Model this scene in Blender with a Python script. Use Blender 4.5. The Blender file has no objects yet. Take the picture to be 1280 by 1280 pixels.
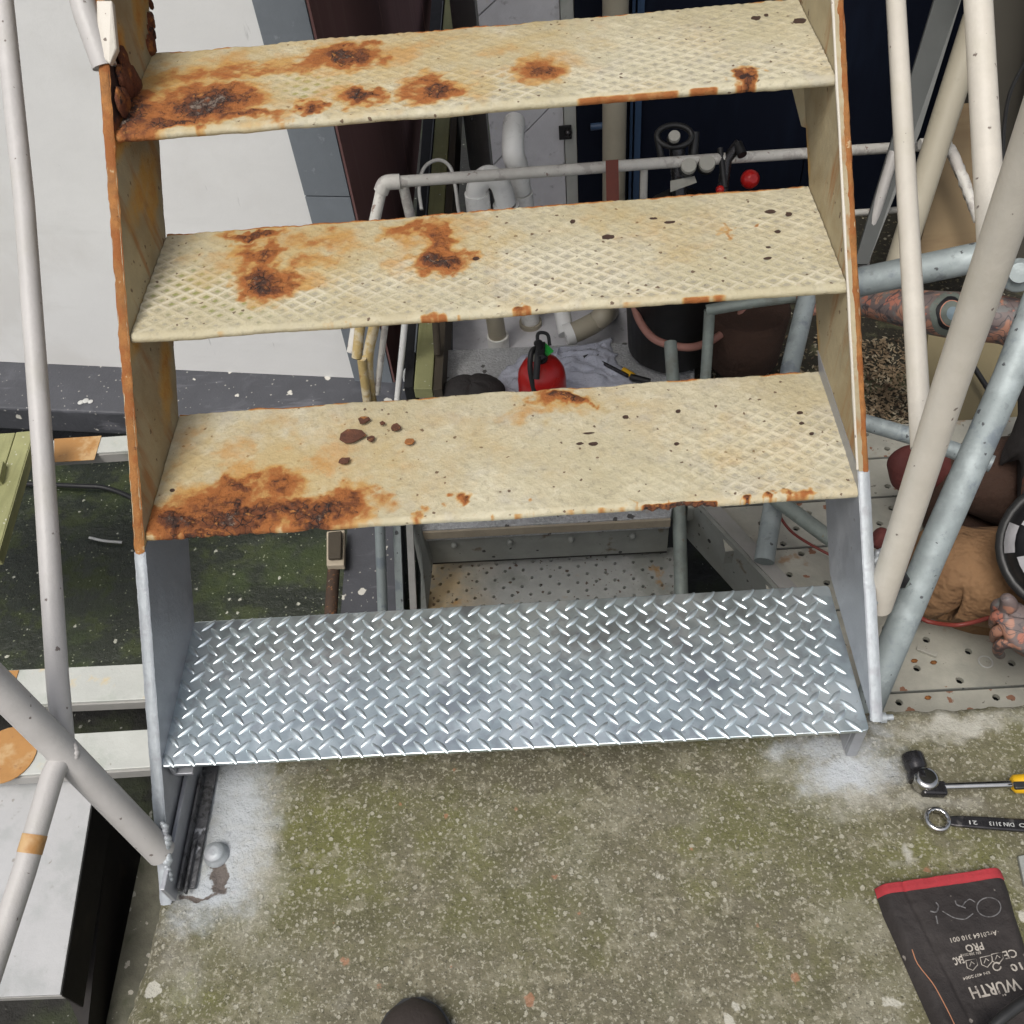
import bpy, math, random
import numpy as np
from mathutils import Matrix, Vector

# ------------------------------------------------------------------ camera, world, sun, exposure
S = bpy.context.scene
CAM = np.array([0.52549, -0.57621, 1.23766])
RX, RY, RZ = 0.6913, 0.0746, -0.0189
F = 1200.0                      # focal length in pixels of the 1280 px photograph
def rot(rx, ry, rz):
    cx, sx, cy, sy, cz, sz = math.cos(rx), math.sin(rx), math.cos(ry), math.sin(ry), math.cos(rz), math.sin(rz)
    return (np.array([[cz, -sz, 0], [sz, cz, 0], [0, 0, 1]]) @ np.array([[cy, 0, sy], [0, 1, 0], [-sy, 0, cy]])
            @ np.array([[1, 0, 0], [0, cx, -sx], [0, sx, cx]]))
RM = rot(RX, RY, RZ)
cd = bpy.data.cameras.new('camera')
cam = bpy.data.objects.new('camera', cd)
S.collection.objects.link(cam)
cam.matrix_world = Matrix.Translation(CAM) @ Matrix(RM.tolist()).to_4x4()
cd.sensor_width = 36.0
cd.lens = 36.0 * F / 1280.0
cd.clip_start = 0.02
cd.clip_end = 200
S.camera = cam
S.render.resolution_x = S.render.resolution_y = 1024

SUN_EL, SUN_ROT = math.radians(58), math.radians(200)
w = bpy.data.worlds.new('World'); S.world = w; w.use_nodes = True
wn = w.node_tree.nodes; wl = w.node_tree.links
bg = wn['Background']
sky = wn.new('ShaderNodeTexSky'); sky.sky_type = 'NISHITA'; sky.sun_disc = False
sky.sun_elevation = SUN_EL; sky.sun_rotation = SUN_ROT
sky.air_density = 1.0; sky.dust_density = 4.0; sky.ozone_density = 1.0
hs = wn.new('ShaderNodeHueSaturation'); hs.inputs['Saturation'].default_value = 0.42
wl.new(sky.outputs[0], hs.inputs['Color']); wl.new(hs.outputs[0], bg.inputs['Color'])
bg.inputs['Strength'].default_value = 0.12
sd = bpy.data.lights.new('sun', 'SUN'); sd.energy = 1.7; sd.angle = math.radians(22); sd.color = (1, .965, .91)
sun = bpy.data.objects.new('sun', sd); S.collection.objects.link(sun)
# light comes from above, behind the viewer's left shoulder
sdir = Vector((-0.30, -0.42, 1.0)).normalized()
sun.rotation_euler = sdir.to_track_quat('Z', 'Y').to_euler()
S.view_settings.view_transform = 'Standard'; S.view_settings.look = 'None'
S.view_settings.gamma = 1; S.view_settings.use_curve_mapping = False
S.view_settings.exposure = 0.30

# ------------------------------------------------------------------ helpers
rng = np.random.default_rng(7); random.seed(7)
def P(x, y, z=None, Y=None, X=None, D=None):
    """the point of the place seen at photograph pixel x, y on a level, a wall plane or at a distance"""
    r = RM @ np.array([(x - 640) / F, (640 - y) / F, -1.0])
    if z is not None: t = (z - CAM[2]) / r[2]
    elif Y is not None: t = (Y - CAM[1]) / r[1]
    elif X is not None: t = (X - CAM[0]) / r[0]
    else: t = D
    return CAM + r * t
def A(*v): return np.array(v, float)
def unit(v): v = np.asarray(v, float); return v / (np.linalg.norm(v) + 1e-12)
def srgb(r, g, b):
    f = lambda c: (c / 255 / 12.92) if c <= 10 else ((c / 255 + .055) / 1.055) ** 2.4
    return (f(r), f(g), f(b))

def _hash(ix, iy, seed):
    n = (ix.astype(np.int64) * 374761393 + iy.astype(np.int64) * 668265263 + seed * 974634777) & 0x7fffffff
    n = ((n ^ (n >> 13)) * 1274126177) & 0x7fffffff
    return ((n ^ (n >> 16)) & 0xffff) / 65535.0
def vnoise(x, y, seed=0):
    ix, iy = np.floor(x), np.floor(y); fx, fy = x - ix, y - iy
    fx = fx * fx * (3 - 2 * fx); fy = fy * fy * (3 - 2 * fy)
    a, b = _hash(ix, iy, seed), _hash(ix + 1, iy, seed)
    c, d = _hash(ix, iy + 1, seed), _hash(ix + 1, iy + 1, seed)
    return (a * (1 - fx) + b * fx) * (1 - fy) + (c * (1 - fx) + d * fx) * fy
def fbm(x, y, seed=0, o=4):
    s = 0; a = .5; t = 0
    for k in range(o):
        s = s + a * vnoise(x * 2 ** k, y * 2 ** k, seed + k); t += a; a *= .55
    return s / t
def sstep(a, b, x): t = np.clip((x - a) / (b - a), 0, 1); return t * t * (3 - 2 * t)

class MB:
    def __init__(s): s.v = []; s.f = []; s.n = 0; s.sm = []
    def add(s, v, f, smooth=False):
        v = np.asarray(v, float).reshape(-1, 3)
        s.v.append(v); s.f += [tuple(int(i) + s.n for i in q) for q in f]; s.sm += [smooth] * len(f); s.n += len(v); return s
    def hexa(s, b, t):
        """box from four bottom points (in order) and four top points"""
        v = list(b) + list(t)
        return s.add(v, [(3, 2, 1, 0), (4, 5, 6, 7), (0, 1, 5, 4), (1, 2, 6, 5), (2, 3, 7, 6), (3, 0, 4, 7)])
    def box(s, lo, hi):
        x0, y0, z0 = lo; x1, y1, z1 = hi
        return s.hexa([(x0, y0, z0), (x1, y0, z0), (x1, y1, z0), (x0, y1, z0)], [(x0, y0, z1), (x1, y0, z1), (x1, y1, z1), (x0, y1, z1)])
    def prism(s, poly, off):
        poly = [np.asarray(p, float) for p in poly]; n = len(poly); off = np.asarray(off, float)
        v = poly + [p + off for p in poly]
        return s.add(v, [tuple(range(n))[::-1], tuple(range(n, 2 * n))] + [(i, (i + 1) % n, n + (i + 1) % n, n + i) for i in range(n)])
    def bar(s, a, b, w, h, up=(0, 0, 1)):
        """rectangular bar; a-b is the centre of its top face"""
        a, b = np.asarray(a, float), np.asarray(b, float); d = unit(b - a)
        sd_ = unit(np.cross(d, up)); u = unit(np.cross(sd_, d))
        c = lambda p, i, j: p + sd_ * w / 2 * i - u * h * j
        return s.hexa([c(a, -1, 1), c(a, 1, 1), c(b, 1, 1), c(b, -1, 1)], [c(a, -1, 0), c(a, 1, 0), c(b, 1, 0), c(b, -1, 0)])
    def tube(s, pts, rad, n=18, cap=True, hollow=False, wob=0):
        pts = [np.asarray(p, float) for p in pts]; m = len(pts)
        if np.isscalar(rad): rad = [rad] * m
        u = None; V = []
        for i, p in enumerate(pts):
            d = unit(pts[min(i + 1, m - 1)] - pts[max(i - 1, 0)])
            if u is None:
                u = np.cross(d, (0, 0, 1)); u = unit(u) if np.linalg.norm(u) > .05 else unit(np.cross(d, (0, 1, 0)))
            u = unit(u - d * np.dot(u, d)); wv = np.cross(d, u)
            for k in range(n):
                t = 2 * math.pi * k / n; r = rad[i] * (1 + wob * (random.random() - .5))
                V.append(p + r * (math.cos(t) * u + math.sin(t) * wv))
        Fc = [(i * n + k, i * n + (k + 1) % n, (i + 1) * n + (k + 1) % n, (i + 1) * n + k) for i in range(m - 1) for k in range(n)]
        s.add(V, Fc, True)
        if cap:
            for i, fl in ((0, 1), (m - 1, 0)):
                if hollow and i == m - 1: continue
                s.add(V[i * n:(i + 1) * n], [tuple(range(n))[::(-1 if fl else 1)]])
        return s
    def lathe(s, base, prof, n=24, axis=(0, 0, 1)):
        base = np.asarray(base, float); ax = unit(axis)
        u = np.cross(ax, (0, 1, 0)); u = unit(u) if np.linalg.norm(u) > .05 else A(1, 0, 0); wv = np.cross(ax, u)
        V = [base + ax * h + r * (math.cos(2 * math.pi * k / n) * u + math.sin(2 * math.pi * k / n) * wv) for r, h in prof for k in range(n)]
        m = len(prof)
        s.add(V, [(i * n + k, i * n + (k + 1) % n, (i + 1) * n + (k + 1) % n, (i + 1) * n + k) for i in range(m - 1) for k in range(n)], True)
        s.add(V[:n], [tuple(range(n))[::-1]]); s.add(V[-n:], [tuple(range(n))]); return s
    def sphere(s, c, r, n=14, sc=(1, 1, 1)):
        V = []; Fc = []
        for i in range(n + 1):
            th = math.pi * i / n
            for k in range(n * 2):
                ph = math.pi * k / n
                V.append((c[0] + r * sc[0] * math.sin(th) * math.cos(ph), c[1] + r * sc[1] * math.sin(th) * math.sin(ph), c[2] + r * sc[2] * math.cos(th)))
        for i in range(n):
            for k in range(2 * n):
                Fc.append((i * 2 * n + k, (i + 1) * 2 * n + k, (i + 1) * 2 * n + (k + 1) % (2 * n), i * 2 * n + (k + 1) % (2 * n)))
        return s.add(V, Fc, True)

def smooth_path(pts, k=8):
    pts = [np.asarray(p, float) for p in pts]; q = [2 * pts[0] - pts[1]] + pts + [2 * pts[-1] - pts[-2]]; out = []
    for i in range(1, len(q) - 2):
        a, b, c, d = q[i - 1:i + 3]
        for j in range(k):
            t = j / k
            out.append(.5 * (2 * b + (c - a) * t + (2 * a - 5 * b + 4 * c - d) * t * t + (3 * b - a - 3 * c + d) * t ** 3))
    out.append(pts[-1]); return out

def root_loc(o):
    while o.parent: o = o.parent
    return A(*o.location)
def obj(name, mb, m, parent=None, loc=None, bevel=0, attrs=None, kind=None, smooth=None, label=None):
    v = np.concatenate(mb.v)
    L = root_loc(parent) if parent else (A(*loc) if loc is not None else A(v[:, 0].mean(), v[:, 1].mean(), v[:, 2].min()))
    me = bpy.data.meshes.new(name); me.from_pydata((v - L).tolist(), [], mb.f); me.update()
    sm = mb.sm if smooth is None else [smooth] * len(mb.f)
    me.polygons.foreach_set('use_smooth', sm)
    if attrs:
        for k, a in attrs.items():
            at = me.attributes.new(k, 'FLOAT', 'POINT'); at.data.foreach_set('value', np.asarray(a, np.float32))
    me.materials.append(m)
    o = bpy.data.objects.new(name, me); S.collection.objects.link(o)
    if parent: o.parent = parent
    else: o.location = L
    if bevel:
        b = o.modifiers.new('bevel', 'BEVEL'); b.width = bevel; b.segments = 2; b.limit_method = 'ANGLE'; b.angle_limit = .6
    if kind: o['kind'] = kind
    if label: o['label'] = label
    return o
def thing(name, label, cat, loc, group=None):
    o = bpy.data.objects.new(name, None); S.collection.objects.link(o); o.location = loc; o.empty_display_size = .05
    o['label'] = label; o['category'] = cat
    if group: o['group'] = group
    return o
def tag(o, label, cat, group=None):
    o['label'] = label; o['category'] = cat
    if group: o['group'] = group
    return o

# ------------------------------------------------------------------ materials
def mat(name, col, rough=.6, metal=0.0, layers=(), bump=(), spec=None, grain=0.12, gscale=40):
    """layers: (mask, colour, rough, metal). masks: ('n',scale,lo,hi[,detail]) noise; ('v',scale,size) specks;
    ('a',attribute,lo,hi,noise scale,noise amount); ('e',scale,width,attribute,lo,hi) cell cracks inside an attribute"""
    m = bpy.data.materials.new(name); m.use_nodes = True
    nt = m.node_tree; N = nt.nodes; Lk = nt.links; bs = N['Principled BSDF']
    tc = N.new('ShaderNodeTexCoord').outputs['Object']
    oi = N.new('ShaderNodeObjectInfo').outputs['Random']
    off = N.new('ShaderNodeVectorMath'); off.operation = 'ADD'; Lk.new(tc, off.inputs[0])
    cm = N.new('ShaderNodeCombineXYZ'); mu = N.new('ShaderNodeMath'); mu.operation = 'MULTIPLY'; mu.inputs[1].default_value = 37.0
    Lk.new(oi, mu.inputs[0]); Lk.new(mu.outputs[0], cm.inputs[0]); Lk.new(mu.outputs[0], cm.inputs[1]); Lk.new(cm.outputs[0], off.inputs[1])
    co = off.outputs[0]
    def noise(sc, det=5, ro=.6, dist=0, vec=None):
        n = N.new('ShaderNodeTexNoise'); n.inputs['Scale'].default_value = sc; n.inputs['Detail'].default_value = det
        n.inputs['Roughness'].default_value = ro; n.inputs['Distortion'].default_value = dist; Lk.new(vec or co, n.inputs['Vector']); return n.outputs['Fac']
    def mr(s, lo, hi, a=0., b=1.):
        n = N.new('ShaderNodeMapRange'); n.interpolation_type = 'SMOOTHSTEP'; Lk.new(s, n.inputs['Value'])
        for k, v_ in (('From Min', lo), ('From Max', hi), ('To Min', a), ('To Max', b)): n.inputs[k].default_value = v_
        return n.outputs['Result']
    def math_(op, a, b):
        n = N.new('ShaderNodeMath'); n.operation = op
        for i, q in enumerate((a, b)):
            if isinstance(q, (int, float)): n.inputs[i].default_value = q
            else: Lk.new(q, n.inputs[i])
        return n.outputs[0]
    def attr(k):
        n = N.new('ShaderNodeAttribute'); n.attribute_name = k; return n.outputs['Fac']
    def mask(ms):
        if ms[0] == 'n': return mr(noise(ms[1], ms[4] if len(ms) > 4 else 5, .62), ms[2], ms[3])
        if ms[0] == 'b':       # thin wandering lines where the noise crosses its middle
            return mr(math_('ABSOLUTE', math_('SUBTRACT', noise(ms[1], 2, .5, 1.2), .5), 0), ms[2] * .5, ms[2], 1, 0)
        if ms[0] == 'nx':      # stretched noise (scale vector)
            mp = N.new('ShaderNodeMapping'); mp.inputs['Scale'].default_value = ms[1]; Lk.new(co, mp.inputs['Vector'])
            return mr(noise(1, 4, .6, 0, mp.outputs[0]), ms[2], ms[3])
        if ms[0] == 'v':
            n = N.new('ShaderNodeTexVoronoi'); n.inputs['Scale'].default_value = ms[1]; n.inputs['Randomness'].default_value = 1
            q = math_('ADD', n.outputs['Distance'], math_('MULTIPLY', math_('SUBTRACT', noise(ms[1] * 2.2, 4), .5), .75)); Lk.new(co, n.inputs['Vector'])
            sel = N.new('ShaderNodeSeparateColor'); Lk.new(n.outputs['Color'], sel.inputs[0])
            thr = math_('MULTIPLY', mr(sel.outputs[0], 0.45, 1.0), ms[2])
            return mr(math_('SUBTRACT', q, thr), -.04, .0, 1, 0) if False else mr(math_('SUBTRACT', thr, q), 0., .05)
        if ms[0] == 'a':
            q = math_('ADD', attr(ms[1]), math_('MULTIPLY', math_('SUBTRACT', noise(ms[4], 6, .65), .5), ms[5]))
            return mr(q, ms[2], ms[3])
        if ms[0] == 'ag':      # attribute times noise mask
            return math_('MULTIPLY', mr(attr(ms[1]), ms[2], ms[3]), mr(noise(ms[4], 5, .6), ms[5], ms[6]))
        if ms[0] == 'e':
            n = N.new('ShaderNodeTexVoronoi'); n.feature = 'DISTANCE_TO_EDGE'; n.inputs['Scale'].default_value = ms[1]
            nn = N.new('ShaderNodeTexNoise'); nn.inputs['Scale'].default_value = ms[1] * .7; Lk.new(co, nn.inputs['Vector'])
            vm = N.new('ShaderNodeVectorMath'); vm.operation = 'SCALE'; vm.inputs['Scale'].default_value = 1.6 / ms[1]; Lk.new(nn.outputs['Color'], vm.inputs[0])
            va = N.new('ShaderNodeVectorMath'); Lk.new(co, va.inputs[0]); Lk.new(vm.outputs[0], va.inputs[1]); Lk.new(va.outputs[0], n.inputs['Vector'])
            e = mr(n.outputs['Distance'], 0, ms[2], 1, 0)
            return math_('MULTIPLY', e, mr(math_('ADD', attr(ms[3]), math_('MULTIPLY', math_('SUBTRACT', noise(60, 4), .5), .5)), ms[4], ms[5]))
        if ms[0] == 'z':       # by height of the object, with noise
            sx = N.new('ShaderNodeSeparateXYZ'); Lk.new(tc, sx.inputs[0])
            q = math_('ADD', sx.outputs[ms[5] if len(ms) > 5 else 2], math_('MULTIPLY', math_('SUBTRACT', noise(ms[3], 5), .5), ms[4]))
            return mr(q, ms[1], ms[2])
    def mix(fac, a, b):
        n = N.new('ShaderNodeMix'); n.data_type = 'RGBA'; Lk.new(fac, n.inputs[0])
        if isinstance(a, tuple): n.inputs[6].default_value = (*a, 1)
        else: Lk.new(a, n.inputs[6])
        if isinstance(b, tuple): n.inputs[7].default_value = (*b, 1)
        else: Lk.new(b, n.inputs[7])
        return n.outputs[2]
    def mixf(fac, a, b):
        n = N.new('ShaderNodeMix'); n.data_type = 'FLOAT'; Lk.new(fac, n.inputs[0])
        for i, q in ((2, a), (3, b)):
            if isinstance(q, (int, float)): n.inputs[i].default_value = q
            else: Lk.new(q, n.inputs[i])
        return n.outputs[0]
    g = noise(gscale, 8, .7)
    c = mix(mr(g, .25, .75), tuple(x * (1 - grain) for x in col), tuple(min(1, x * (1 + grain)) for x in col))
    g2 = mr(noise(gscale * .12 + 1.5, 4, .6), .3, .7)
    c = mix(g2, c, mix(g2, c, tuple(x * (1 - grain * .9) for x in col))) if grain else c
    R = mr(g, .2, .8, max(.03, rough - .07), min(1, rough + .07)); Mt = float(metal)
    for ly in layers:
        k = mask(ly[0])
        if len(ly) > 4: k = math_('MULTIPLY', k, ly[4])
        c = mix(k, c, ly[1])
        if len(ly) > 2 and ly[2] is not None: R = mixf(k, R, ly[2])
        if len(ly) > 3 and ly[3] is not None: Mt = mixf(k, Mt, ly[3])
    Lk.new(c, bs.inputs['Base Color']); Lk.new(R, bs.inputs['Roughness'])
    if isinstance(Mt, float): bs.inputs['Metallic'].default_value = Mt
    else: Lk.new(Mt, bs.inputs['Metallic'])
    if spec is not None: bs.inputs['Specular IOR Level'].default_value = spec
    nrm = None
    for b in bump:     # (scale, distance[, detail]) or ('m', mask, distance)
        bn = N.new('ShaderNodeBump'); bn.inputs['Strength'].default_value = 1
        if b[0] == 'm': h = mask(b[1]); bn.inputs['Distance'].default_value = b[2]
        else: h = noise(b[0], b[2] if len(b) > 2 else 6, .65); bn.inputs['Distance'].default_value = b[1]
        Lk.new(h, bn.inputs['Height'])
        if nrm: Lk.new(nrm, bn.inputs['Normal'])
        nrm = bn.outputs[0]
    if nrm: Lk.new(nrm, bs.inputs['Normal'])
    return m

CREAM = (.50, .455, .32)
ORANGE = (.42, .155, .028); OCHRE = (.50, .285, .065); BROWN = (.17, .052, .018); DARKR = (.045, .022, .016)
M = {}
M['tread'] = mat('weathered_cream_paint', CREAM, .62, 0, grain=.10, gscale=120, layers=[
    (('n', 9, .42, .7), (.44, .36, .22), None, None, .7),
    (('n', 26, .5, .68), (.40, .37, .30), None, None, .6),
    (('n', 60, .52, .66), (.55, .51, .385), None, None, .5), (('n', 3.5, .45, .62), (.40, .35, .215), None, None, .6), (('n', 95, .55, .66), (.27, .24, .17), None, None, .45),
    (('a', 'pit', .30, .85, 45, .9), (.29, .27, .215), .8, None, .68),
    (('a', 'ridge', .35, 1.0, 50, .7), (.62, .57, .44), .5, None, .7),
    (('n', 170, .60, .70, 3), (.40, .32, .21), None, None, .45),
    (('v', 85, .20), (.09, .05, .03), .8, None, .9),
    (('a', 'moss', .32, .75, 70, .7), (.22, .23, .06), .85, None, .85),
    (('a', 'stain', .10, .75, 18, .85), (.43, .315, .135), None, None, .75), (('ag', 'stain', .1, .8, 16, .48, .64), (.45, .22, .05), None, None, .8),
    (('a', 'rust', .14, .42, 30, .55), (.43, .24, .065), .8, 0, .85),
    (('a', 'rust', .30, .56, 44, .65), (.28, .085, .017), .85, 0, .92),
    (('a', 'rust', .60, .82, 70, .85), (.135, .042, .014), .9, 0, .95),
    (('a', 'rust', .84, 1.02, 120, 1.1), (.035, .019, .014), .9, 0, .85),
    (('ag', 'rust', .6, .8, 75, .60, .66), (.36, .15, .04), .9, 0, .9),
    (('a', 'rust', 1.0, 1.12, 110, .9), (.24, .20, .16), .9, 0, .6),
    (('e', 55, .05, 'rust', .62, .8), (.012, .008, .007), .95, 0, .95),
    (('a', 'chip', .5, .62, 200, .5), (.035, .014, .009), .9, 0, .97),
], bump=[(260, .0009, 4), (60, .0016), ('m', ('a', 'rust', .5, 1.1, 90, .9), .003)])
M['stringer'] = mat('old_stringer_paint', (.38, .32, .20), .55, 0, grain=.12, gscale=30, layers=[
    (('n', 7, .45, .68), (.27, .20, .10), None, None, .8),
    (('nx', (30, 22, 4), .54, .68), (.30, .12, .025), .8, None, .7),
    (('n', 38, .66, .72), (.16, .07, .03), .9, None, .8),
    (('v', 60, .25), (.1, .06, .04), .9, None, .8),
    (('a', 'rust', .2, .5, 40, .5), OCHRE, .8, 0, .9), (('a', 'rust', .42, .65, 70, .5), ORANGE, .85, 0, .9),
    (('a', 'rust', .7, .9, 90, .6), BROWN, .9, 0, .95), (('a', 'rust', .95, 1.1, 90, .6), DARKR, .9, 0, .95),
], bump=[(90, .0012), (400, .0005)])
M['edge_rust'] = mat('rusted_plate_edge', (.33, .14, .038), .85, 0, grain=.3, gscale=60, layers=[
    (('n', 22, .46, .60), (.26, .085, .02), .9, None, .9), (('n', 60, .63, .72), (.55, .46, .28), .6, None, .8), (('n', 80, .66, .74), (.12, .045, .02), .9, None, .9)],
    bump=[(120, .002), (500, .0008)])
M['edge_rust_dark'] = mat('deeply_rusted_steel', (.13, .04, .016), .92, 0, grain=.4, gscale=70, layers=[
    (('n', 40, .52, .66), (.3, .11, .025)), (('n', 70, .56, .66), (.02, .012, .01))], bump=[(110, .004), (400, .001)])
M['galv'] = mat('new_galvanised_plate', (.60, .69, .72), .38, .92, grain=.13, gscale=26, layers=[
    (('n', 10, .47, .60, 3), (.86, .93, .95), .34, None, .75), (('n', 9, .52, .64, 4), (.36, .38, .42), .28, None, .6), (('n', 45, .55, .65, 3), (.50, .53, .56), .3, None, .5),
    (('v', 40, .2), (.30, .30, .30), .6, .5, .4)], bump=[(50, .0004), (300, .00012)])
M['galv_lug'] = mat('new_galvanised_lugs', (.70, .78, .80), .42, .92, grain=.08, gscale=40, layers=[
    (('n', 60, .5, .65), (.55, .58, .62), .32, None, .6)], bump=[(300, .0001)])
M['zinc'] = mat('zinc_cold_spray', (.36, .37, .395), .46, .55, grain=.1, gscale=35, layers=[
    (('n', 12, .5, .7), (.47, .48, .5), .5, None, .6), (('n', 70, .68, .73), (.2, .19, .18), .8, 0, .7)], bump=[(140, .0006)])
M['zinc_bright'] = mat('zinc_sprayed_edge', (.43, .46, .475), .5, .35, grain=.12, gscale=60, layers=[
    (('n', 35, .50, .68), (.34, .34, .36), .6, None, .7), (('n', 80, .68, .74), (.22, .18, .15), .8, 0, .7)], bump=[(120, .0007), (400, .0004)])
M['spray_dark'] = mat('dark_bare_angle_iron', (.13, .13, .135), .5, .5, grain=.3, gscale=60, layers=[
    (('n', 70, .5, .6), (.03, .03, .03), .7, .2, .9), (('n', 40, .62, .7), (.42, .43, .45), .5, .4, .9)], bump=[(90, .003)])
def pipe_mat(name, col, rust=.7):
    return mat(name, col, .45, 0, grain=.07, gscale=30, layers=[
        (('n', 10, .5, .72), tuple(c * .86 for c in col[:2]) + (col[2] * .8,), None, None, .6),
        (('n', 60, .70, .74), (.18, .10, .06), .8, None, .8), (('v', 70, .17), (.08, .05, .04), .8, None, .8),
        (('n', 8, rust, rust + .05), ORANGE, .8, None, .7)], bump=[(200, .0004), (30, .0006)])
M['pipe_cream'] = pipe_mat('cream_painted_pipe', (.54, .50, .43))
M['pipe_grey'] = pipe_mat('pale_grey_painted_pipe', (.46, .44, .42))
M['pipe_galv'] = mat('galvanised_tube', (.30, .34, .34), .62, .25, grain=.14, gscale=22, layers=[
    (('n', 12, .5, .62), (.42, .47, .47), .55, None, .7), (('n', 20, .54, .68), (.17, .20, .23), .6, None, .75), (('n', 60, .6, .68), (.20, .22, .22), .6, None, .6), (('v', 55, .24), (.05, .05, .055), .7, 0, .9)], bump=[(120, .0005)])
M['pipe_dull'] = mat('dull_scaffold_tube', (.30, .34, .31), .55, .35, grain=.2, gscale=24, layers=[
    (('n', 14, .5, .66), (.21, .22, .19), .7, .1, .8), (('n', 30, .64, .7), (.3, .2, .1), .8, 0, .6)], bump=[(120, .0006)])
M['rail_white'] = mat('chipped_white_pipe', (.62, .60, .55), .5, 0, grain=.1, gscale=40, layers=[
    (('n', 22, .52, .6), (.42, .39, .36), .6, None, .8), (('n', 34, .62, .67), (.22, .13, .1), .8, None, .8)], bump=[(120, .0008)])
M['pvc'] = mat('white_pvc', (.85, .85, .82), .3, 0, grain=.04, gscale=20, layers=[(('n', 14, .6, .72), (.55, .53, .48), .6, None, .5)])
M['pvc_beige'] = mat('beige_drain_pipe', (.42, .38, .29), .45, 0, grain=.08, gscale=12, layers=[(('n', 14, .58, .7), (.27, .24, .18), .6, None, .6)])
M['bamboo'] = mat('yellowed_pipe', (.50, .37, .16), .4, .1, grain=.2, gscale=30, layers=[(('n', 24, .5, .62), (.62, .55, .40), .5, None, .8), (('n', 30, .6, .68), (.28, .13, .04), .7, None, .8)], bump=[(100, .0006)])
M['concrete'] = mat('mossy_old_concrete', (.150, .135, .088), .9, 0, grain=.22, gscale=90, layers=[
    (('n', 4, .42, .60), (.118, .115, .045), None, None, .85), (('n', 7, .52, .66), (.24, .225, .165), None, None, .7), (('n', 18, .52, .66), (.090, .084, .042), None, None, .6),
    (('a', 'green', .3, .85, 22, 1.0), (.140, .140, .040), None, None, .7),
    (('a', 'dirt_shade', .3, .9, 40, .6), (.10, .088, .06), None, None, .75),
    (('n', 45, .52, .68), (.26, .24, .17), None, None, .6),
    (('n', 200, .54, .64, 4), (.38, .36, .275), None, None, .72),
    (('n', 260, .57, .68, 3), (.075, .07, .04), None, None, .65),
    (('v', 16, .17), (.50, .48, .41), None, None, .85),
    (('v', 95, .30), (.42, .40, .32), None, None, .7), (('v', 210, .36), (.36, .34, .27), None, None, .5), (('v', 170, .24), (.045, .04, .03), None, None, .6),
    (('v', 22, .11), (.34, .16, .09), None, None, .7),
    (('a', 'pale', .3, .85, 26, .55), (.43, .415, .36), None, None, .85),
    (('a', 'spray', .15, .95, 60, .75), (.47, .50, .53), .7, None, .85),
    (('a', 'scar', .45, .6, 100, .5), (.10, .075, .06), .9, None, .9),
], bump=[(220, .0022, 5), (70, .003), (12, .003), ('m', ('v', 95, .36), .001)])
M['concrete_side'] = mat('concrete_face', (.12, .115, .085), .9, 0, grain=.3, gscale=20, layers=[(('n', 6, .5, .65), (.05, .055, .03)), (('v', 60, .3), (.35, .33, .28))], bump=[(60, .004)])
M['white_wall'] = mat('white_painted_wall', (.70, .70, .685), .75, 0, grain=.035, gscale=3, layers=[
    (('nx', (1.2, 1.2, 9), .56, .70), (.60, .60, .58), None, None, .6), (('nx', (34, 34, 5), .69, .74), (.42, .42, .41), None, None, .6), (('n', 2.2, .5, .68), (.61, .60, .575), None, None, .7), (('n', 55, .73, .77), (.32, .32, .32), None, None, .6)], bump=[(8, .002)])
M['trim'] = mat('slate_grey_trim', (.165, .185, .205), .6, 0, grain=.08, gscale=12, layers=[(('n', 30, .66, .72), (.26, .28, .3), None, None, .6)], bump=[(60, .0008)])
M['maroon'] = mat('maroon_wall', (.175, .095, .090), .9, 0, grain=.12, gscale=4, spec=.1, layers=[(('nx', (18, 18, 1), .55, .68), (.21, .13, .12), None, None, .6)])
M['ledge'] = mat('dark_capping', (.062, .064, .074), .5, 0, grain=.15, gscale=10, layers=[
    (('z', -.28, -.42, 10, .1, 0), (.055, .085, .018), .8, None, .9), (('nx', (4, 20, 20), .6, .7), (.15, .15, .17), None, None, .6), (('v', 22, .24), (.60, .58, .52), .8, None, .9), (('v', 75, .20), (.40, .39, .36), .8, None, .7), (('n', 12, .55, .7), (.09, .092, .105), None, None, .7)], bump=[(20, .003)])
M['mossroof'] = mat('mossy_dark_roofing', (.020, .025, .015), .45, 0, grain=.3, gscale=25, layers=[
    (('n', 3.2, .52, .66), (.034, .050, .013), .8, None, .85), (('n', 11, .50, .64), (.045, .058, .018), .9, None, .7), (('v', 32, .17), (.50, .50, .42), .9, None, .85), (('v', 90, .24), (.30, .32, .22), .9, None, .7)], bump=[(30, .006), (5, .02)])
M['alu'] = mat('whitened_alloy_plank', (.48, .49, .455), .5, .1, grain=.08, gscale=14, layers=[
    (('n', 9, .5, .66), (.37, .40, .35), None, None, .85), (('n', 16, .60, .70), (.60, .47, .25), None, None, .7), (('n', 60, .68, .73), (.25, .24, .2), None, None, .7)], bump=[(90, .0008)])
M['alu_side'] = mat('grey_alloy_face', (.37, .36, .34), .5, .15, grain=.1, gscale=14, layers=[(('n', 10, .5, .66), (.27, .28, .24), None, None, .7)], bump=[(90, .0008)])
M['orange_paint'] = mat('orange_ochre_primer', (.40, .20, .06), .6, 0, grain=.1, gscale=30, layers=[(('n', 14, .48, .62), (.50, .34, .17), None, None, .8), (('n', 50, .58, .68), (.27, .13, .05), None, None, .7)], bump=[(60, .0006)])
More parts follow.
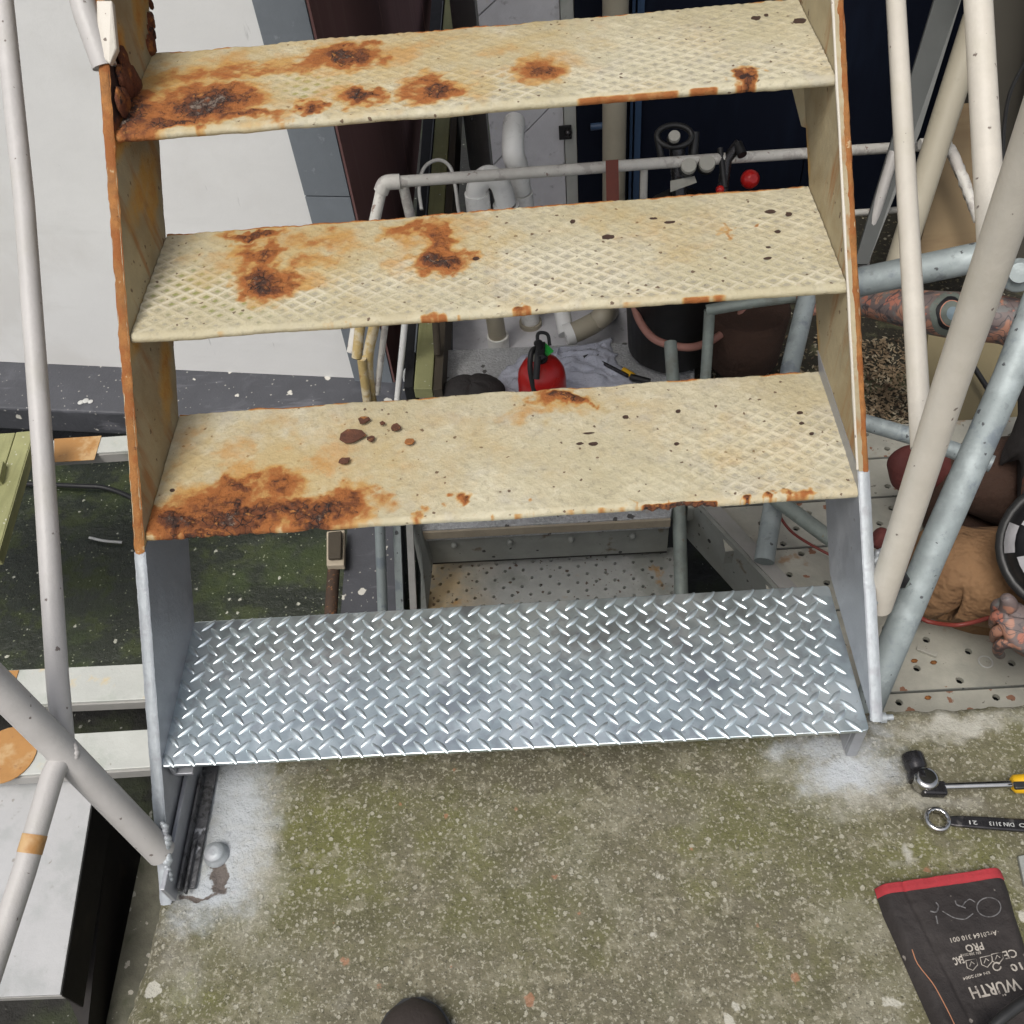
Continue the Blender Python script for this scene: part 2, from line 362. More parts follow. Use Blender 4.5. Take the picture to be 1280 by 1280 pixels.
M['grey_plank'] = mat('pale_grey_plank', (.43, .43, .43), .7, 0, grain=.06, gscale=14, layers=[(('n', 9, .48, .62), (.34, .35, .345), None, None, .7), (('n', 40, .6, .7), (.27, .27, .25), None, None, .5), (('v', 60, .18), (.2, .18, .15), None, None, .6), (('n', 9, .68, .72), (.5, .36, .2), None, None, .7)], bump=[(100, .0006)])
M['black_steel'] = mat('dark_brown_channel', (.016, .013, .012), .6, 0, grain=.3, gscale=20, layers=[(('n', 9, .55, .7), (.035, .028, .02))])
M['olive'] = mat('olive_timber', (.27, .27, .125), .7, 0, grain=.12, gscale=20, layers=[(('nx', (40, 4, 40), .5, .7), (.20, .20, .085), None, None, .8), (('v', 80, .2), (.45, .45, .35))], bump=[(60, .001)])
M['dark_wood'] = mat('dark_brown_timber', (.060, .048, .032), .8, 0, grain=.2, gscale=20, bump=[(60, .001)])
M['rusty_pipe'] = mat('brown_speckled_pipe', (.06, .035, .022), .8, 0, grain=.3, gscale=40, layers=[(('n', 70, .56, .66), (.22, .10, .04)), (('v', 90, .25), (.35, .30, .24))])
M['black'] = mat('matt_black', (.012, .012, .013), .55, 0, grain=.2, gscale=20)
M['rubber'] = mat('black_rubber', (.02, .02, .02), .45, 0, grain=.2, gscale=20)
M['ground'] = mat('shade_dark_ground', (.016, .015, .012), .8, 0, grain=.3, gscale=6, layers=[(('n', 3, .5, .65), (.028, .034, .014)), (('v', 40, .2), (.2, .2, .17))], bump=[(12, .02)])  # near-black base stands for the shade below everything; moss and specks over it
M['navy'] = mat('navy_blue_panel', (.006, .0085, .018), .6, 0, grain=.12, gscale=5, spec=.15, layers=[(('nx', (9, 9, 1.5), .52, .7), (.009, .014, .028), None, None, .7)])
M['navy_light'] = mat('blue_frame', (.045, .085, .16), .4, 0, grain=.08, gscale=8)
M['greywall'] = mat('grey_render', (.64, .64, .67), .8, 0, grain=.08, gscale=30, layers=[(('v', 55, .2), (.62, .62, .6), None, None, .8), (('n', 20, .6, .7), (.25, .25, .265), None, None, .6)], bump=[(80, .001)])
M['greywall_shaded'] = mat('grey_render_shaded', (.17, .175, .18), .8, 0, grain=.1, gscale=20, layers=[(('v', 50, .2), (.5, .5, .48), None, None, .8)])  # copy of the render for the return, shade put into its colour
M['deck'] = mat('fine_checker_alloy', (.52, .53, .54), .5, .35, grain=.2, gscale=160, layers=[
    (('n', 12, .5, .66), (.33, .345, .345), None, None, .7), (('n', 190, .53, .62, 2), (.60, .62, .62), None, None, .8), (('v', 34, .25), (.06, .055, .05), .8, 0, .9), (('n', 10, .64, .72), (.42, .31, .2), .8, 0, .6)], bump=[(180, .003, 2)])
M['perf'] = mat('perforated_alloy', (.52, .53, .50), .55, .1, grain=.12, gscale=40, layers=[
    (('z', .20, .03, 12, .12, 0), (.50, .33, .12), .8, 0, .75),
    (('n', 7, .5, .62), (.30, .31, .27), None, None, .6), (('n', 9, .60, .70), (.50, .27, .07), .8, 0, .85), (('v', 70, .28), (.10, .06, .035), .8, 0, .9), (('n', 80, .62, .70), (.15, .12, .09), None, None, .7)], bump=[(90, .001)])
M['perf_right'] = mat('cream_grey_perforated_alloy', (.44, .43, .37), .6, .1, grain=.12, gscale=30, layers=[
    (('n', 6, .52, .64), (.33, .33, .29), None, None, .7), (('n', 8, .62, .70), (.30, .15, .05), .85, 0, .8), (('v', 38, .3), (.24, .08, .03), .9, 0, .85), (('n', 60, .64, .70), (.08, .07, .06), None, None, .7)], bump=[(90, .001)])
M['channel'] = mat('grey_steel_channel', (.30, .31, .285), .55, .2, grain=.14, gscale=20, layers=[(('n', 18, .60, .7), (.14, .10, .06), .8, 0, .8), (('v', 50, .2), (.05, .05, .05))], bump=[(80, .001)])
M['beige_strip'] = mat('beige_timber_strip', (.42, .36, .27), .7, 0, grain=.15, gscale=30)
M['litter_ground'] = mat('dark_leaf_strewn_earth', (.045, .040, .028), .95, 0, grain=.3, gscale=30, layers=[(('n', 14, .52, .64), (.10, .10, .055)), (('v', 60, .3), (.42, .38, .28), None, None, .9), (('n', 90, .58, .66), (.2, .17, .1))], bump=[(40, .01)])
M['leaf'] = mat('dry_leaves', (.26, .19, .115), .8, 0, grain=.4, gscale=90, layers=[(('n', 30, .5, .6), (.42, .36, .25)), (('n', 22, .55, .62), (.08, .05, .03))])
M['red'] = mat('red_gloss_paint', (.46, .014, .012), .3, 0, grain=.08, gscale=12, layers=[(('n', 30, .62, .7), (.28, .01, .01), None, None, .6)])
M['red_cloth'] = mat('red_binding', (.33, .025, .032), .85, 0, grain=.15, gscale=160, bump=[(400, .0008)])
M['green_tag'] = mat('green_plastic', (.03, .42, .06), .4)
M['cloth'] = mat('pale_blue_rag', (.50, .52, .60), .9, 0, grain=.1, gscale=30, bump=[(30, .006), (300, .0006)])
M['black_cloth'] = mat('charcoal_fabric', (.032, .028, .027), .85, 0, grain=.2, gscale=60, bump=[(40, .004), (400, .0005)])
M['glove'] = mat('brown_black_glove_fabric', (.020, .0155, .0145), .8, 0, grain=.18, gscale=14, layers=[
    (('n', 9, .5, .68), (.032, .026, .024), None, None, .8), (('v', 60, .17), (.28, .25, .22), None, None, .7)], bump=[(22, .004), (420, .0007)])
M['print'] = mat('faded_pale_print', (.42, .38, .33), .8, 0, grain=.2, gscale=120, layers=[(('n', 160, .56, .66), (.09, .075, .07), None, None, .8)])
M['marker'] = mat('silver_marker', (.17, .165, .165), .7, 0, grain=.3, gscale=200, layers=[(('n', 160, .5, .62), (.05, .045, .045), None, None, .8)])
M['thread'] = mat('orange_thread', (.42, .19, .10), .8)
M['chrome'] = mat('chrome_vanadium', (.55, .54, .52), .18, 1.0, grain=.1, gscale=60, layers=[(('n', 50, .6, .7), (.3, .28, .25), .4, None, .7)])
M['blackchrome'] = mat('blackened_tool_steel', (.05, .048, .05), .27, .7, grain=.2, gscale=50, layers=[(('n', 40, .62, .7), (.2, .19, .18), .3, None, .7)])
M['yellow'] = mat('yellow_grip', (.70, .40, .01), .45, 0, grain=.1, gscale=40)
M['skin'] = mat('tanned_skin', (.50, .225, .15), .55, 0, grain=.1, gscale=50, layers=[(('n', 20, .5, .7), (.40, .15, .10), None, None, .6)], bump=[(200, .0004)])
M['tattoo'] = mat('tattooed_skin', (.34, .17, .115), .55, 0, grain=.1, gscale=50, layers=[
    (('n', 15, .49, .53, 3), (.095, .095, .10), None, None, .8), (('n', 30, .58, .62, 2), (.42, .15, .095), None, None, .8), (('b', 13, .018), (.05, .045, .05), None, None, .85),
    (('b', 26, .016), (.07, .06, .065), None, None, .7), (('n', 34, .60, .63, 2), (.14, .15, .145), None, None, .7)], bump=[(200, .0004)])
M['ink_green'] = mat('faded_green_ink', (.13, .15, .13), .55, 0, grain=.2, gscale=60)
M['ink_blue'] = mat('pale_blue_ink', (.21, .28, .32), .55, 0, grain=.2, gscale=60)
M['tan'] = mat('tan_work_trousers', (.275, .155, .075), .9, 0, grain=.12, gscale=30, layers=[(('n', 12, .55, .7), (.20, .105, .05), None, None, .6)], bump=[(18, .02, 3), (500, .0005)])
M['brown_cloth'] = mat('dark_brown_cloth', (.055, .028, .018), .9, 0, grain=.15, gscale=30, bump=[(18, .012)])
M['wine_glove'] = mat('red_brown_glove', (.13, .032, .027), .8, 0, grain=.2, gscale=40, bump=[(60, .003)])
M['taupe'] = mat('taupe_panel', (.115, .105, .085), .6, 0, grain=.07, gscale=5)
M['grey_panel'] = mat('grey_flat_bar', (.10, .105, .10), .5, 0, grain=.1, gscale=8)
M['plywood'] = mat('tan_board', (.22, .155, .08), .7, 0, grain=.12, gscale=6, layers=[(('nx', (3, 3, 30), .5, .7), (.17, .11, .055), None, None, .7)])
M['khaki'] = mat('khaki_board', (.19, .155, .08), .7, 0, grain=.1, gscale=6)
M['rope'] = mat('dull_pink_hose', (.34, .16, .125), .6)
M['strap'] = mat('brown_red_strap', (.17, .045, .03), .7)
M['gauge'] = mat('gauge_face', (.42, .41, .36), .4)
M['shoe'] = mat('brown_shoe_leather', (.036, .027, .023), .7, 0, grain=.15, gscale=40, bump=[(200, .0006)])
M['flake'] = mat('rust_flake', (.10, .04, .022), .9, 0, grain=.4, gscale=90, layers=[(('n', 60, .55, .65), (.30, .13, .04))], bump=[(150, .002)])
M['flake_orange'] = mat('orange_rust_flake', (.30, .12, .035), .9, 0, grain=.3, gscale=90, bump=[(150, .002)])
M['check_white'] = mat('cap_white', (.55, .54, .56), .6); M['check_black'] = mat('cap_black', (.012, .012, .014), .4)
M['wire'] = mat('pale_cable', (.5, .5, .48), .5)
M['red_wire'] = mat('red_cable', (.22, .04, .03), .5)

# ------------------------------------------------------------------ setting: ground, concrete slab
mb = MB().box((-6, -4, -1.35), (8, 9, -1.25)); obj('lower_ground', mb, M['ground'], kind='structure')

SLAB_Y = 0.053
def slab_left(y):    # uneven left edge of the slab
    e = [(-.47, -.045), (-.305, -.027), (-.245, -.018), (-.17, -.016), (-.1, -.014), (.06, -.016)]
    return np.interp(y, [a for a, b in e], [b for a, b in e])
def blobs(X, Y, lst, z=0.0, warp=.02, seed=1, soft=1.0):
    """soft elliptical patches; each given by its place in the photograph (x, y, rx, ry, strength)"""
    wx = ((fbm(X * 28, Y * 28, seed) - .5) + (fbm(X * 75, Y * 75, seed + 3) - .5) * .6) * warp * 2.4; wy = ((fbm(X * 28, Y * 28, seed + 9) - .5) + (fbm(X * 75, Y * 75, seed + 13) - .5) * .6) * warp * 2.4
    out = np.zeros_like(X)
    for (px, py, rx, ry, s_) in lst:
        c = P(px, py, z=z); ex = P(px + rx, py, z=z) - c; ey = P(px, py - ry, z=z) - c
        ax_, ay_ = abs(ex[0]), abs(ey[1])
        sh = ey[0] / (ey[1] + 1e-9)
        dy = (Y + wy - c[1]); dx = (X + wx - c[0]) - sh * dy
        d = np.sqrt((dx / ax_) ** 2 + (dy / ay_) ** 2)
        out = np.maximum(out, s_ * np.clip(1.35 - d * .85 / soft, 0, 1.12) / 1.12)
    return out
nx, ny = 470, 190
ys = np.linspace(-.47, SLAB_Y, ny); u = np.linspace(0, 1, nx)
Yg, U = np.meshgrid(ys, u, indexing='ij')
Lf = slab_left(Yg) + (fbm(Yg * 60, Yg * 0 + 3, 5) - .5) * .008
Xg = Lf + U * (1.40 - Lf)
Yg2 = Yg + sstep(.9, 1, (Yg + .47) / (SLAB_Y + .47)) * (fbm(Xg * 50, Xg * 0, 8) - .5) * .008
H = (fbm(Xg * 14, Yg * 14, 3) - .5) * .005 + (fbm(Xg * 90, Yg * 90, 4, 3) - .5) * .0022
edge = np.minimum(np.minimum(Xg - Lf, SLAB_Y - Yg), .012) / .012
H -= (1 - edge) ** 2 * (.004 + .005 * fbm(Xg * 70, Yg * 70, 12))
spray = blobs(Xg, Yg, [(288, 1000, 60, 75, .9), (280, 1060, 52, 60, .85),  (265, 1110, 50, 45, .9), (240, 1150, 45, 25, .6), (320, 990, 55, 40, .45), (1065, 965, 60, 26, 1.0), (1040, 935, 80, 20, .75), (985, 935, 40, 14, .6), (1105, 955, 50, 24, .5), (1098, 910, 30, 14, .5)], warp=.012, seed=20)
pale = blobs(Xg, Yg, [(300, 1060, 70, 110, .75), (230, 1220, 60, 70, .5), (330, 1200, 60, 50, .35), (1200, 905, 120, 24, .75), (1060, 980, 110, 50, .65), (1160, 1000, 90, 22, .6), (960, 1000, 60, 30, .3), (400, 1250, 90, 40, .35), (1128, 1068, 16, 20, .9), (1000, 960, 110, 40, .5)], warp=.02, seed=30)
green = blobs(Xg, Yg, [(420, 1060, 110, 110, .7), (560, 1060, 90, 80, .6), (900, 1060, 140, 90, .6), (1180, 1080, 120, 60, .75), (250, 1250, 40, 20, .8), (700, 1180, 160, 60, .45), (980, 1200, 110, 80, .5)], warp=.04, seed=40)
dirt_shade = blobs(Xg, Yg, [(700, 958, 280, 40, .95), (480, 968, 160, 34, .85), (860, 955, 130, 38, .7), (1000, 1120, 90, 40, .35), (620, 1120, 120, 60, .35), (1180, 935, 70, 20, .4), (215, 1225, 50, 10, .6), (372, 985, 14, 36, .6), (1240, 1000, 80, 60, .4)], warp=.03, seed=50)  # dirt patches, with the shade under the new tread painted in
scar = blobs(Xg, Yg, [(274, 1098, 15, 24, .95), (260, 1085, 8, 7, .8), (245, 1122, 34, 6, .75)], warp=.012, seed=60)
pale = np.maximum(pale, scar * 1.1) * 1.0
H -= sstep(.4, .9, scar) * .004
top = np.stack([Xg, Yg2, H - .001], -1).reshape(-1, 3)
q = np.arange(nx * ny).reshape(ny, nx)
fc = np.stack([q[:-1, :-1], q[:-1, 1:], q[1:, 1:], q[1:, :-1]], -1).reshape(-1, 4)
mb = MB(); mb.add(top, fc, True)
obj('concrete_slab', mb, M['concrete'], kind='structure', attrs={k: a.ravel() for k, a in (('spray', spray), ('pale', pale), ('green', green), ('dirt_shade', dirt_shade), ('scar', scar))})
ed = [(slab_left(y), y) for y in np.linspace(-.47, SLAB_Y, 12)]
mb = MB().prism([(x + .004, y - (.004 if y > .05 else 0), -1.25) for x, y in ed] + [(3, SLAB_Y - .004, -1.25), (3, -2.5, -1.25), (-.06, -2.5, -1.25)], (0, 0, 1.242))
obj('concrete_slab_block', mb, M['concrete_side'], kind='structure')

# ------------------------------------------------------------------ the staircase
W, G, RISE, DEP, H0 = 0.9, 0.19059, 0.16719, 0.22045, 0.14644
K = [-.1722, 1, 2, 3]
SIN = RISE / math.hypot(G, RISE)
stair = thing('steel_staircase', 'rusty cream steel stair with one new galvanised bottom tread, standing on the concrete slab', 'stairs', (0, -.167, 0))

RUST = {
 3: dict(rust=[(255, 128, 62, 22, 1.05), (160, 140, 45, 32, .95), (150, 150, 30, 14, 1.1), (432, 68, 48, 15, 1.0), (400, 76, 60, 12, .6), (300, 88, 90, 10, .5), (230, 95, 60, 14, .5), (540, 110, 36, 18, .85), (450, 122, 32, 10, .95), (672, 90, 36, 16, .72), (931, 97, 16, 9, .85), (300, 142, 60, 9, .75), (385, 130, 18, 9, .85), (210, 155, 60, 8, .85), (620, 92, 10, 6, .25)],
         stain=[(250, 105, 130, 50, .8), (500, 60, 170, 50, .55), (650, 60, 130, 40, .5), (420, 90, 140, 50, .6), (560, 100, 60, 30, .6)],
         moss=[(385, 106, 60, 24, .85), (300, 110, 40, 16, .5)], chip=[(1000, 24, 9, 4, 1.2), (945, 22, 7, 3, 1.1), (958, 18, 4, 2, 1), (932, 95, 9, 4, 1.1)]),
 2: dict(rust=[(318, 295, 36, 8, .85), (327, 318, 26, 15, .75), (330, 353, 40, 24, .95), (300, 293, 30, 6, .6), (400, 300, 70, 16, .42), (380, 330, 60, 14, .42), (548, 300, 22, 30, .7), (552, 326, 34, 17, .98), (520, 288, 40, 9, .6), (590, 318, 20, 6, .5), (626, 391, 26, 5, 1.0), (540, 400, 90, 4, .55), (475, 404, 60, 3, .5), (704, 384, 10, 3, .6), (900, 288, 7, 10, .4), (945, 278, 14, 4, .45), (918, 280, 8, 3, .4)],
         stain=[(360, 310, 110, 50, .75), (540, 300, 90, 45, .65), (760, 280, 120, 30, .35), (850, 300, 100, 40, .3), (250, 300, 90, 20, .4)],
         moss=[(240, 360, 70, 40, .75), (300, 385, 80, 24, .6), (230, 310, 40, 20, .4)],
         chip=[(760, 295, 8, 3.5, 1.2), (716, 276, 4, 3, 1), (837, 277, 8, 2.5, 1), (963, 264, 9, 3, 1), (986, 267, 5, 3, 1), (972, 289, 5, 3, 1), (960, 322, 7, 2, 1), (961, 308, 4, 2, 1), (595, 322, 5, 3, 1), (817, 272, 6, 2, 1)]),
 1: dict(rust=[(222, 650, 60, 20, 1.0), (290, 645, 60, 20, 1.0), (350, 640, 60, 24, .85), (400, 640, 60, 24, .95), (440, 633, 42, 20, .7), (300, 610, 30, 16, .75), (352, 606, 40, 20, .72), (270, 630, 70, 26, .7), (700, 497, 34, 12, .85), (735, 500, 10, 5, .6), (572, 627, 13, 10, .72), (605, 643, 18, 6, .75), (657, 638, 11, 7, .85), (530, 645, 10, 6, .5), (850, 632, 60, 3.5, .62), (925, 628, 8, 5, .8), (968, 622, 9, 6, .8), (1000, 616, 20, 5, .62), (250, 664, 90, 5, .8)],
         stain=[(330, 590, 160, 60, .75), (420, 570, 110, 60, .5), (700, 500, 70, 20, .6), (930, 560, 110, 50, .3), (540, 560, 200, 80, .28)],
         moss=[], chip=[(742, 553, 7, 3, 1), (782, 520, 5, 3, 1), (848, 513, 4, 3, 1), (1000, 515, 5, 2.5, 1), (1002, 528, 4, 2.5, 1), (1015, 541, 4, 2.5, 1), (846, 554, 4, 2.5, 1), (215, 612, 4, 2.5, 1), (725, 553, 6, 2, 1), (735, 540, 9, 1.5, 1)]),
}
def old_tread(i):
    z0 = H0 + RISE * K[i]; y0 = G * K[i]; d = RUST[i]
    nx, ny = 600, 150
    xs = np.linspace(.001, W - .001, nx); v = np.linspace(0, DEP, ny)
    V, X = np.meshgrid(v, xs, indexing='ij'); Y = y0 + V
    # raised diamond lattice
    wv = (fbm(X * 9, Y * 9, 70 + i) - .5) * .006
    a = (X + wv) / .0275 + (V + wv) / .0205; b = (X + wv) / .0275 - (V - wv) / .0205
    da = np.abs(a - np.round(a)); db = np.abs(b - np.round(b)); dm = np.minimum(da, db)
    ridge = 1 - sstep(.06, .24, dm)
    pit = sstep(.20, .42, dm)
    wear = sstep(.38, .60, fbm(X * 7, Y * 13 + 5, 80 + i)) * .85 + .15
    front = 1 - .35 * sstep(.3, 1, V / DEP)
    amp = (.55 + .45 * wear) * front
    ridge = ridge * (.55 + .45 * fbm(X * 60, Y * 60, 90 + i))
    amp = amp * {1: .75, 2: 1.15, 3: .95}[i] * (1 if i != 1 else (.45 + .9 * sstep(.35, .75, np.abs(X / W - .40) * 1.4))); fadeE = sstep(.002, .010, V)
    h = ridge * fadeE * .0013 * amp + (fbm(X * 110, Y * 110, 100 + i, 3) - .5) * .0009 + (fbm(X * 12, Y * 12, 110 + i) - .5) * .003
    R = {k: blobs(X, Y, d[k], z=z0, warp=w_, seed=120 + i * 7 + j) for j, (k, w_) in enumerate((('rust', .022), ('stain', .045), ('moss', .02), ('chip', .001)))}
    # edges of the plate rust here and there
    R['rust'] = np.maximum(R['rust'], (1 - sstep(0, .004, V)) * sstep(.62, .74, fbm(X * 14, X * 0 + i, 200 + i)) * (.9 if i == 1 else .55))
    R['rust'] = np.maximum(R['rust'], sstep(DEP - .006, DEP, V) * sstep(.46, .62, fbm(X * 14, X * 0 + i, 210 + i)) * .6)
    rr = sstep(.45, 1, R['rust'])
    h = h * (1 - rr * .7) + rr * ((fbm(X * 130, Y * 130, 130 + i, 4) - .35) * .011)
    h -= sstep(.5, 1, R['chip']) * .0012
    bad = sstep(.55, .9, R['rust'])
    Yw = Y + (1 - sstep(0, .006, V)) * ((fbm(X * 9, X * 0, 140 + i) - .5) * .004 + bad * (fbm(X * 90, X * 0, 141 + i) - .5) * .008) + sstep(DEP - .006, DEP, V) * (fbm(X * 26, X * 0, 142 + i) - .5) * .007
    sag = -.0015 + .0 * X
    h -= (1 - sstep(0, .005, V)) * .002
    rows_x = [X]; 
    # front face: wrap the first row down
    TH = .008
    zt = z0 + h + sag
    fr = []
    for k, (dy, dz) in enumerate(((-.0016, -.0028), (-.0018, -.0062), (.0008, -.0088))):
        fr.append((X[0], Yw[0] + dy + (fbm(X[0] * 30, X[0] * 0, 150 + i) - .5) * .0010, zt[0] + dz + (fbm(X[0] * 25, X[0] * 0, 160) - .5) * .0012))
    XX = np.vstack([f[0] for f in fr][::-1] + [X]); YY = np.vstack([f[1] for f in fr][::-1] + [Yw]); ZZ = np.vstack([f[2] for f in fr][::-1] + [zt])
    XX = np.vstack([XX, X[-1:], X[-1:], X[:1]]); YY = np.vstack([YY, Yw[-1:] + .001, Yw[-1:], Yw[:1] + .004]); ZZ = np.vstack([ZZ, zt[-1:] - .004, zt[-1:] - .009, zt[:1] - .0095])
    def ext(a_, f_=1.0): return np.vstack([a_[:1] * f_] * 3 + [a_] + [a_[-1:]] * 3)
    at = dict(rust=ext(R['rust']), stain=ext(R['stain'], .6), moss=ext(R['moss'] * (.42 + .75 * pit), 0), chip=ext(R['chip'], 0), pit=ext(pit * fadeE * amp * (1 - rr), 0), ridge=ext(ridge * fadeE * amp * (1 - rr)))
    n2 = XX.shape[0]; q = np.arange(n2 * nx).reshape(n2, nx)
    fc = np.stack([q[:-1, :-1], q[:-1, 1:], q[1:, 1:], q[1:, :-1]], -1).reshape(-1, 4)
    mb = MB(); mb.add(np.stack([XX, YY, ZZ], -1).reshape(-1, 3), fc, True)
    lab = {3: 'top tread with rusted left corner and small rust spots', 2: 'second old tread with two rust eruptions at its left', 1: 'lowest old tread with deep flaking rust on its front left edge'}[i]
    obj('tread', mb, M['tread'], stair, attrs={k: a_.ravel() for k, a_ in at.items()}, label=lab)
for i in (1, 2, 3): old_tread(i)
# a further tread above the frame, plain underside carried on the same strings
for k in (4, 5, 6, 7):
    zt = H0 + RISE * k; mb = MB().box((.001, G * k, zt - .009), (W - .001, G * k + DEP, zt)); obj('tread', mb, M['stringer'], stair)

# new galvanised tread: plate with rounded corners and raised lugs
z0 = H0 + RISE * K[0]; y0 = G * K[0]
def rrect(x0, y0_, x1, y1, r, n=6):
    o = []
    for cx_, cy_, a0 in ((x1 - r, y1 - r, 0), (x0 + r, y1 - r, 90), (x0 + r, y0_ + r, 180), (x1 - r, y0_ + r, 270)):
        for k in range(n + 1):
            t = math.radians(a0 + 90 * k / n); o.append((cx_ + r * math.cos(t), cy_ + r * math.sin(t)))
    return o
TX0, TX1, TY0, TY1 = -.001, W - .003, y0, y0 + DEP
mb = MB().prism([(x, y, z0 - .006) for x, y in rrect(TX0, TY0, TX1, TY1, .006)], (0, 0, .006))
nt = obj('tread', mb, M['galv'], stair, bevel=.0012, label='new galvanised chequer plate tread')
mb = MB().box((.004, TY0 + .0015, z0 - .032), (TX1 - .008, TY0 + .0055, z0 - .0065)); 
lm = MB()
def lug(cx_, cy_, ang):
    ln, wd, ht = .0132, .0043, .0022
    n = 14; V = []; Fc = []
    for (s1, hh) in ((1, 0), (.86, .45), (.55, .85), (.22, 1)):
        for k in range(n):
            t = 2 * math.pi * k / n
            lx = ln * s1 * math.cos(t) ; ly = wd * (s1 ** .9) * math.sin(t) * (1 - .25 * abs(math.cos(t)))
            V.append((cx_ + lx * math.cos(ang) - ly * math.sin(ang), cy_ + lx * math.sin(ang) + ly * math.cos(ang), z0 + ht * hh - .0001))
    for r in range(3):
        for k in range(n): Fc.append((r * n + k, r * n + (k + 1) % n, (r + 1) * n + (k + 1) % n, (r + 1) * n + k))
    Fc.append(tuple(range(3 * n, 4 * n)))
    lm.add(V, Fc, True)
p_ = .0272
for j in range(-1, 18):
    for i in range(-1, 70):
        if (i + j) % 2: continue
        cx_ = TX0 + .010 + i * p_ / 2; cy_ = TY0 + .008 + j * p_ / 2
        m_ = .008
        if cx_ < TX0 + m_ or cx_ > TX1 - m_ or cy_ < TY0 + .006 or cy_ > TY1 - .007: continue
        lug(cx_, cy_, math.radians(-47 if j % 2 == 0 else 43))
obj('raised_lugs', lm, M['galv_lug'], nt, kind='stuff')

# strings
def front_y(z): return (z - H0) / RISE * G
def string_plate(x0, x1, za, zb, m, name, back=DEP, seg=60, rustlist=None, fo=-.004, label=None, jag=0):
    zs = np.linspace(za, zb, seg)
    mb = MB(); V = []; ru = []
    nb = 14
    for z in zs:
        yf = front_y(z) + fo; yb = front_y(z) + back
        yb += jag * (fbm(A(z * 60), A(1.), 300)[0] - .5)
        for xx in (x0, x1):
            for k in range(nb + 1):
                y = yf + (yb - yf) * k / nb
                V.append((xx + (fbm(A(z * 20.), A(y * 20.), 7)[0] - .5) * .0008, y, z)); ru.append(0)
    n1 = nb + 1; st = 2 * n1; Fc = []
    for i in range(seg - 1):
        for k in range(nb):
            a = i * st + k
            Fc.append((a, a + st, a + st + 1, a + 1)); b = a + n1; Fc.append((b, b + 1, b + st + 1, b + st))
        a = i * st; Fc.append((a, a + n1, a + n1 + st, a + st)); a = i * st + nb; Fc.append((a, a + st, a + st + n1, a + n1))
    Fc.append(tuple(range(0, n1)) + tuple(range(st - 1, n1 - 1, -1)))
    b0 = (seg - 1) * st; Fc.append(tuple(range(b0 + n1 - 1, b0 - 1, -1)) + tuple(range(b0 + n1, b0 + st)))
    mb.add(V, Fc)
    VV = np.array(V); r = np.zeros(len(VV))
    if rustlist:
        for (z, f, rz, rf, s_) in rustlist:
            ff = (VV[:, 1] - np.array([front_y(q) for q in VV[:, 2]])) / DEP
            d = np.sqrt(((VV[:, 2] - z) / rz) ** 2 + ((ff - f) / rf) ** 2); r = np.maximum(r, s_ * np.clip(1.3 - d * .9, 0, 1))
    return obj(name, mb, m, stair, attrs={'rust': r}, label=label)
ZJ = H0 + RISE * 1 - .012     # joint between old and new string, under the lowest old tread
ZT = H0 + RISE * 7.6
TL = .011
rl = []
for k in (1, 2, 3): rl += [(H0 + RISE * k + .06, .75, .05, .22, .5), (H0 + RISE * k - .015, .3, .02, .6, .45)]
string_plate(-TL, 0, ZJ + .001, ZT, M['stringer'], 'stringer', seg=170, jag=.008, rustlist=rl + [(H0 + RISE * 3 + .03, .06, .05, .30, 1.2), (H0 + RISE * 3 + .10, .95, .05, .12, 1.1), (H0 + RISE * 2.5, .5, .03, .5, .45)], label='old left string with rusted front edge')
string_plate(W, W + TL, ZJ + .03, ZT, M['stringer'], 'stringer', seg=170, jag=.006, rustlist=[(H0 + RISE * k + .03, 1, .04, .10, .45) for k in (1, 2, 3)], label='old right string with rusted front edge')
def string_edge(x0, x1, za, zb, m, name, amp=.0015, lab=None, yo=-.006):
    zs = np.linspace(za, zb, 300); mb = MB(); V = []
    n = 7
    for z in zs:
        for k in range(n):
            t = k / (n - 1); x = x0 + (x1 - x0) * t
            bul = math.sin(math.pi * t) ** .5 if 0 < t < 1 else 0
            nz = (fbm(A(z * 130), A(x * 250), 11)[0] - .5) * amp * 2
            V.append((x + (nz * .6 if k in (0, n - 1) else 0), front_y(z) + yo + .0035 * (1 - bul) + nz, z))
    mb.add(V, [(i * n + k, i * n + k + 1, (i + 1) * n + k + 1, (i + 1) * n + k) for i in range(len(zs) - 1) for k in range(n - 1)], True)
    return obj(name, mb, m, stair, label=lab)
string_edge(-TL - .0012, .0012, ZJ, ZT, M['edge_rust'], 'rusted_edge', .002)
string_edge(W + .0045, W + TL + .0012, ZJ + .03, ZT, M['edge_rust'], 'rusted_edge', .0028)
string_plate(-TL - .001, .001, .002, ZJ, M['zinc'], 'new_stringer', back=DEP, seg=24, label='new left string section sprayed silver')
string_edge(-TL - .0022, .0022, .003, ZJ, M['zinc_bright'], 'sprayed_edge', .0009)
ZRB = z0 + .010
string_plate(W - .001, W + TL + .001, ZRB, ZJ + .03, M['zinc'], 'new_stringer', back=DEP, seg=24, label='new right string section sprayed silver')
string_edge(W - .0015, W + TL + .0022, ZRB, ZJ + .03, M['zinc_bright'], 'sprayed_edge', .0009)
# cream weld fillet line beside the right edge
mb = MB().tube([(W - .0005, front_y(z) - .001, z) for z in np.linspace(ZJ + .03, ZT, 40)], .0022, n=8, wob=.5); obj('paint_bead', mb, M['pipe_cream'], stair)
